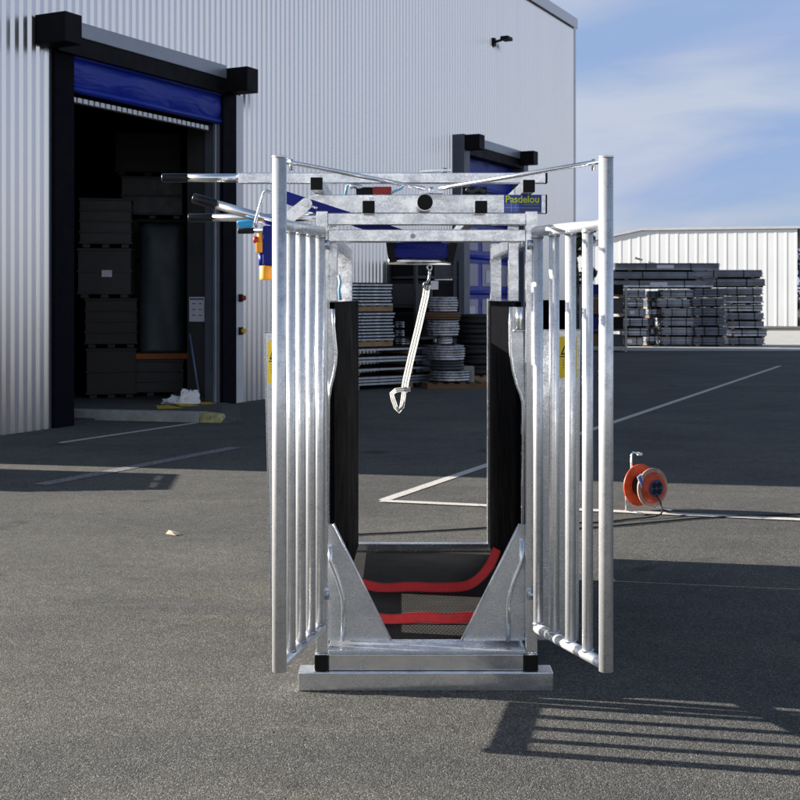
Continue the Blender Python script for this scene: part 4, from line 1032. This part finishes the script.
# tall dark rack by the wall behind the coils
rk = thing('storage_rack', (X5(424.5, 22.9), 22.9, 0), 'tall dark steel rack with laden shelves beside the coil stack', 'rack', math.radians(45))
for (x_, y_) in ((-0.6, -0.35), (0.6, -0.35), (-0.6, 0.35), (0.6, 0.35)): MB().box(x_ - 0.03, x_ + 0.03, y_ - 0.03, y_ + 0.03, 0, 2.35, 'dark_steel').build('post', rk, True)
for z_ in (0.25, 0.85, 1.45, 2.0): MB().box(-0.568, 0.568, -0.36, 0.36, z_, z_ + 0.05, 'dark_steel').build('shelf', rk, True)
MB().box(-0.56, 0.56, 0.362, 0.372, 0.1, 2.3, 'seal_black').build('back_panel', rk, True)
rr_ = random.Random(5)
for zi, z_ in enumerate((0.302, 0.902, 1.502, 2.052)):
    for k, x_ in enumerate((-0.33, 0.25)):
        m = MB(); hh = (0.40 if zi < 3 else 0.26) + 0.08 * rr_.random(); m.box(-0.27, 0.27, -0.28, 0.28, 0, hh, 'box_black' if (zi + k) % 2 else 'dark_steel')
        m.box(-0.275, 0.275, -0.285, 0.285, hh - 0.06, hh + 0.002, 'black_plastic')
        o = m.build('bin', bevel=0.006); o.location = rk.matrix_basis @ Vector((x_, 0, z_)) if False else Vector((rk.location.x + math.cos(math.radians(45)) * x_, rk.location.y + math.sin(math.radians(45)) * x_, z_)); o.rotation_euler = (0, 0, math.radians(45))
        tag(o, f'dark bin on the {["lowest", "second", "third", "top"][zi]} loaded shelf of the tall rack, {["left", "right"][k]} one', 'bin', 'bins on the dark rack')
# the right hand stock: bundles of galvanised ware in columns on bearers
RB = random.Random(21)
def bundle_mesh(L, Wd, Hh, mat, n):
    "banded bundle of tubular ware: loose courses of unequal length, timber bearers and steel bands"
    m = MB(); m.box(-L/2 + 0.05, L/2 - 0.05, -Wd/2 + 0.05, Wd/2 - 0.05, 0.055, Hh - 0.01, 'dark_steel')
    m.box(-L/2 + 0.07, L/2 - 0.07, -Wd/2 + 0.16, Wd/2 - 0.1, 0.0, 0.053, 'box_black')
    for x_ in (-L * 0.36, L * 0.36):
        e = (RB.random() - 0.5) * 0.1; m.box(x_ - 0.05 + e, x_ + 0.05 + e, -Wd/2 - 0.02, Wd/2, 0.0, 0.054, 'timber_dark' if RB.random() < 0.7 else 'timber')
    kind = RB.random(); n = n + int(RB.random() * 3)
    for k in range(n):
        z_ = 0.056 + (Hh - 0.066) * k / n; t_ = (Hh - 0.066) / n * (0.55 + 0.35 * RB.random())
        a_, b_ = RB.random() * 0.10, RB.random() * 0.10; o_ = RB.random() * 0.03
        mk = mat if RB.random() < 0.75 else RB.choice(['bundle_blue', 'bundle_pale', 'galv_dull'])
        m.box(-L/2 + a_, L/2 - b_, -Wd/2 + o_, -Wd/2 + 0.048, z_, z_ + t_, mk); m.box(-L/2 + a_ * 0.5, -L/2 + 0.049, -Wd/2 + 0.0485, Wd/2 - RB.random() * 0.1, z_, z_ + t_, mk)
    for x_ in (-L * 0.2, L * 0.22): m.box(x_ - 0.012, x_ + 0.012, -Wd/2 - 0.004, Wd/2, 0.056, Hh - 0.004, 'box_black')
    if kind < 0.3: m.box(-L * 0.1, L * 0.06, -Wd/2 - 0.006, -Wd/2 - 0.003, Hh * 0.35, Hh * 0.75, 'tag_paper')
    return m
YB = 40.5
rb = random.Random(8)
cols = [(617, 644, 'bundle_pale', 0.318, 40.0, 6, 'nearest the post rack'), (645, 656, 'bundle_blue', 0.31, 41.0, 6, 'in the dark narrow column'), (657, 690, 'bundle_pale', 0.318, 40.4, 6, 'right of the dark narrow column'), (691, 722, 'bundle_blue', 0.325, 40.2, 6, 'second column from the right'), (725, 760, 'bundle_grey', 0.28, 40.6, 7, 'in the column farthest to the right')]
hts = ['lowest', 'second lowest', 'third lowest', 'fourth lowest', 'fifth lowest', 'sixth lowest', 'seventh lowest']
for ci, (xa, xb, mk, hh, Y, n, where) in enumerate(cols):
    L = X5(xb, Y) - X5(xa, Y)
    protos = []
    for k in range(n):
        if k < 3:
            o = bundle_mesh(L + 0.06, 1.1, hh, mk, 3).build('metal_bundle'); tag(o, '', 'metal bundle'); protos.append(o); first = True
        else: o = protos[k % 3]; first = False
        place(o, first, Vector(((X5(xa, Y) + X5(xb, Y)) / 2 + (rb.random() - 0.5) * 0.16, Y + (rb.random() - 0.5) * 0.25, 0.004 + k * hh)), (rb.random() - 0.5) * 0.10 - 0.05, f'banded metal bundle {where}, {hts[k]} of its column', 'banded metal bundles in the right hand stock')
    cols[ci] = cols[ci] + (n * hh,)
# long bundles laid over the first columns
zt = max(cols[0][7], cols[1][7], cols[2][7]) + 0.02
for k in range(3):
    mm = bundle_mesh(3.6, 1.0, 0.29, 'bundle_grey', 3); o = mm.build('metal_bundle'); o.location = (X5(658, 40.4) + 0.1 * k, 40.4, zt + k * 0.292); o.rotation_euler = (0, 0, 0.02 * (k - 1))
    tag(o, ['long metal bundle laid across the three left columns, lowest of three', 'long metal bundle laid across the three left columns, middle of three', 'long metal bundle topmost above the three left columns'][k], 'metal bundle', 'long bundles on the stock')
for k in range(2):
    mm = bundle_mesh(2.4, 1.0, 0.30, 'bundle_grey', 3); o = mm.build('metal_bundle'); o.location = (X5(727, 40.4) - 0.1 * k, 40.4, 1.972 + k * 0.302)
    tag(o, ['long metal bundle across the two right columns, lower one', 'long metal bundle across the two right columns, upper one'][k], 'metal bundle', 'long bundles on the stock')
# pale post rack standing before the columns
pr2 = thing('post_rack', (X5(603, 36.2), 36.2, 0), 'pale post rack loaded with dark boxes at the edge of the shade', 'rack')
for x_ in (-0.75, 0.62):
    for y_ in (-0.4, 0.4): MB().box(x_ - 0.03, x_ + 0.03, y_ - 0.03, y_ + 0.03, 0, 1.95, 'concrete_light').build('post', pr2, True)
for z_ in (0.10, 0.62, 1.14, 1.66): MB().box(-0.718, 0.588, -0.42, 0.42, z_, z_ + 0.06, 'concrete_light' if z_ == 0.10 else 'timber_dark').build('shelf', pr2, True)
for zi, z_ in enumerate((0.162, 0.682, 1.202, 1.722)):
    for k in range(2):
        m = MB(); hh = 0.30 + 0.12 * rb.random(); mk = ['timber_dark', 'box_black', 'blue_case', 'dark_steel'][(zi * 2 + k * 3) % 4]
        m.box(-0.29, 0.29, -0.36, 0.36, 0, hh, mk); m.box(-0.295, 0.295, -0.365, 0.365, hh - 0.05, hh + 0.002, mk)
        o = m.build('box', bevel=0.01); o.location = (pr2.location.x - 0.38 + k * 0.64, 36.2, z_)
        tag(o, f'dark box on the {["bottom", "second", "third", "top"][zi]} level of the pale post rack, {["left", "right"][k]} side', 'box', 'boxes on the post rack')
# more racked goods behind the right gate
for k in range(3):
    mm = bundle_mesh(1.6, 1.0, 0.55, 'bundle_blue', 5); o = mm.build('metal_bundle'); o.location = (X5(582, 38.5), 38.5, 0.004 + k * 0.552)
    tag(o, ['dark bundle on the ground behind the right gate bars', 'dark bundle in the middle of the pile behind the right gate bars', 'dark bundle topping the pile behind the right gate bars'][k], 'metal bundle', 'dark bundles behind the gate')

# ------------------------------------------------------------------ far white building and trees
aw = math.radians(20.0)
fdir = Vector((math.cos(aw), -math.sin(aw), 0)); C0 = Vector((X5(642, 70), 70, 0))
def onwall(x):
    "distance along the far wall where pixel column x meets it"
    u = (x - CX) / F
    return (u * C0.y - C0.x) / (fdir.x - u * fdir.y)
def pt(s, z): p = C0 + fdir * s; return Vector((p.x, p.y, z))
def zat(x, y): s = onwall(x); return CAMZ + (H0 - y) * (C0.y + fdir.y * s) / F
outl = [(540, 252.5), (642, 231.0), (800, 229.0)]
outl = [(onwall(x), zat(x, y)) for x, y in outl]
fb = thing('white_hall', C0, 'long white ribbed metal hall with a low gable behind the stacked bundles', 'building', -aw)
nv = Vector((-math.sin(aw), -math.cos(aw), 0))
m = MB(); s0, s1 = outl[0][0], outl[2][0]; st_ = 0.55; n = int((s1 - s0) / st_)
def ztop(s):
    (a0, z0), (a1, z1), (a2, z2) = outl
    return z0 + (z1 - z0) * (s - a0) / (a1 - a0) if s < a1 else z1 + (z2 - z1) * (s - a1) / (a2 - a1)
vs, fs = [], []
for i in range(n):
    for u, dd in ((0, 0), (0.40, 0), (0.42, 0.010), (0.53, 0.010)):
        s = s0 + (i * st_) + u
        p = pt(s, 0) + nv * dd; vs += [(p.x, p.y, 0), (p.x, p.y, ztop(s))]
for i in range(len(vs) // 2 - 1): fs.append((2*i, 2*i+2, 2*i+3, 2*i+1))
m.add(vs, fs, 'cladding_white'); m.build('gable_wall', fb)
m = MB(); back = -nv * 30
p = [pt(s, z + 0.03) + nv * 0.12 for s, z in outl]; q = [a + back for a in p]
m.add(p + q + [a + Vector((0, 0, 0.14)) for a in p] + [a + Vector((0, 0, 0.14)) for a in q], [(0,1,4,3),(1,2,5,4),(6,9,10,7),(7,10,11,8),(0,6,7,1),(1,7,8,2),(3,4,10,9),(4,5,11,10),(0,3,9,6),(2,8,11,5)], 'trim_light'); m.build('roof', fb)
m = MB()
for s, z in (outl[0], outl[2]):
    a = pt(s, 0); b = a + back; m.add([a, b, b + Vector((0, 0, z)), a + Vector((0, 0, z))], [(0, 1, 2, 3)], 'cladding_white')
m.build('side_wall', fb)
p = pt(onwall(642), zat(642, 260)) + nv * 0.10
m = MB(); m.bar(p, p + nv * 0.55 + Vector((-0.35, 0, 0.12)), 0.12, 0.10, 'concrete'); lw = m.build('wall_lamp', fb)
def tree(name, x, Y, h, r, label, mat, seed, n=2600, squash=1.0, trunk=0.3):
    rt_ = random.Random(seed); base = Vector((X5(x, Y), Y, 0))
    t = thing(name, base, label, 'tree', 0, 'trees beyond the yard')
    m = MB(); m.tube([base, base + Vector((0.1, 0, h * 0.3)), base + Vector((-0.1, 0.1, h * 0.8))], 0.28, 'bark', 10, 0.05)
    for k in range(6):
        a = k * 1.1; z_ = h * (0.3 + 0.08 * k); m.tube([base + Vector((0, 0, z_)), base + Vector((math.cos(a) * r * 0.7, math.sin(a) * r * 0.7, z_ + h * 0.12))], 0.09, 'bark', 6, 0.02)
    m.build('trunk', t)
    m = MB(); vs, fs = [], []
    blobs = []
    for k in range(26):
        zf = rt_.random(); rr = r * (1 - zf * 0.75) * math.sqrt(rt_.random()); a = rt_.random() * 6.283
        blobs.append((Vector((math.cos(a) * rr, math.sin(a) * rr, h * (trunk + (0.97 - trunk) * zf))), r * (0.22 + 0.2 * rt_.random())))
    for i in range(n):
        c_, br_ = blobs[i % len(blobs)]
        d = Vector((rt_.gauss(0, 1), rt_.gauss(0, 1), rt_.gauss(0, 1))).normalized() * br_ * rt_.random() ** 0.4
        p = base + c_ + d
        a = Vector((rt_.gauss(0, 1), rt_.gauss(0, 1), rt_.gauss(0, 1))).normalized(); b = a.orthogonal().normalized(); s = 0.10 + 0.14 * rt_.random()
        k = len(vs); vs += [p + a * s, p + b * s * 0.6, p - a * s, p - b * s * 0.6]; fs.append((k, k+1, k+2, k+3))
    m.add(vs, fs, mat); m.build('crown', t)
tree('conifer_tree', 577, 64, 5.6, 1.7, 'dark tree showing between the warehouse corner and the white hall', 'leaf_dark', 4, 3000, trunk=0.12)
tree('broadleaf_tree', 822, 78, 6.4, 2.6, 'green tree rising beyond the right end of the bundles', 'leaf_mid', 9, 3600, trunk=0.15)
for o in COL.objects:
    if o.get('category') and not o.get('label'): print('NO LABEL', o.name)
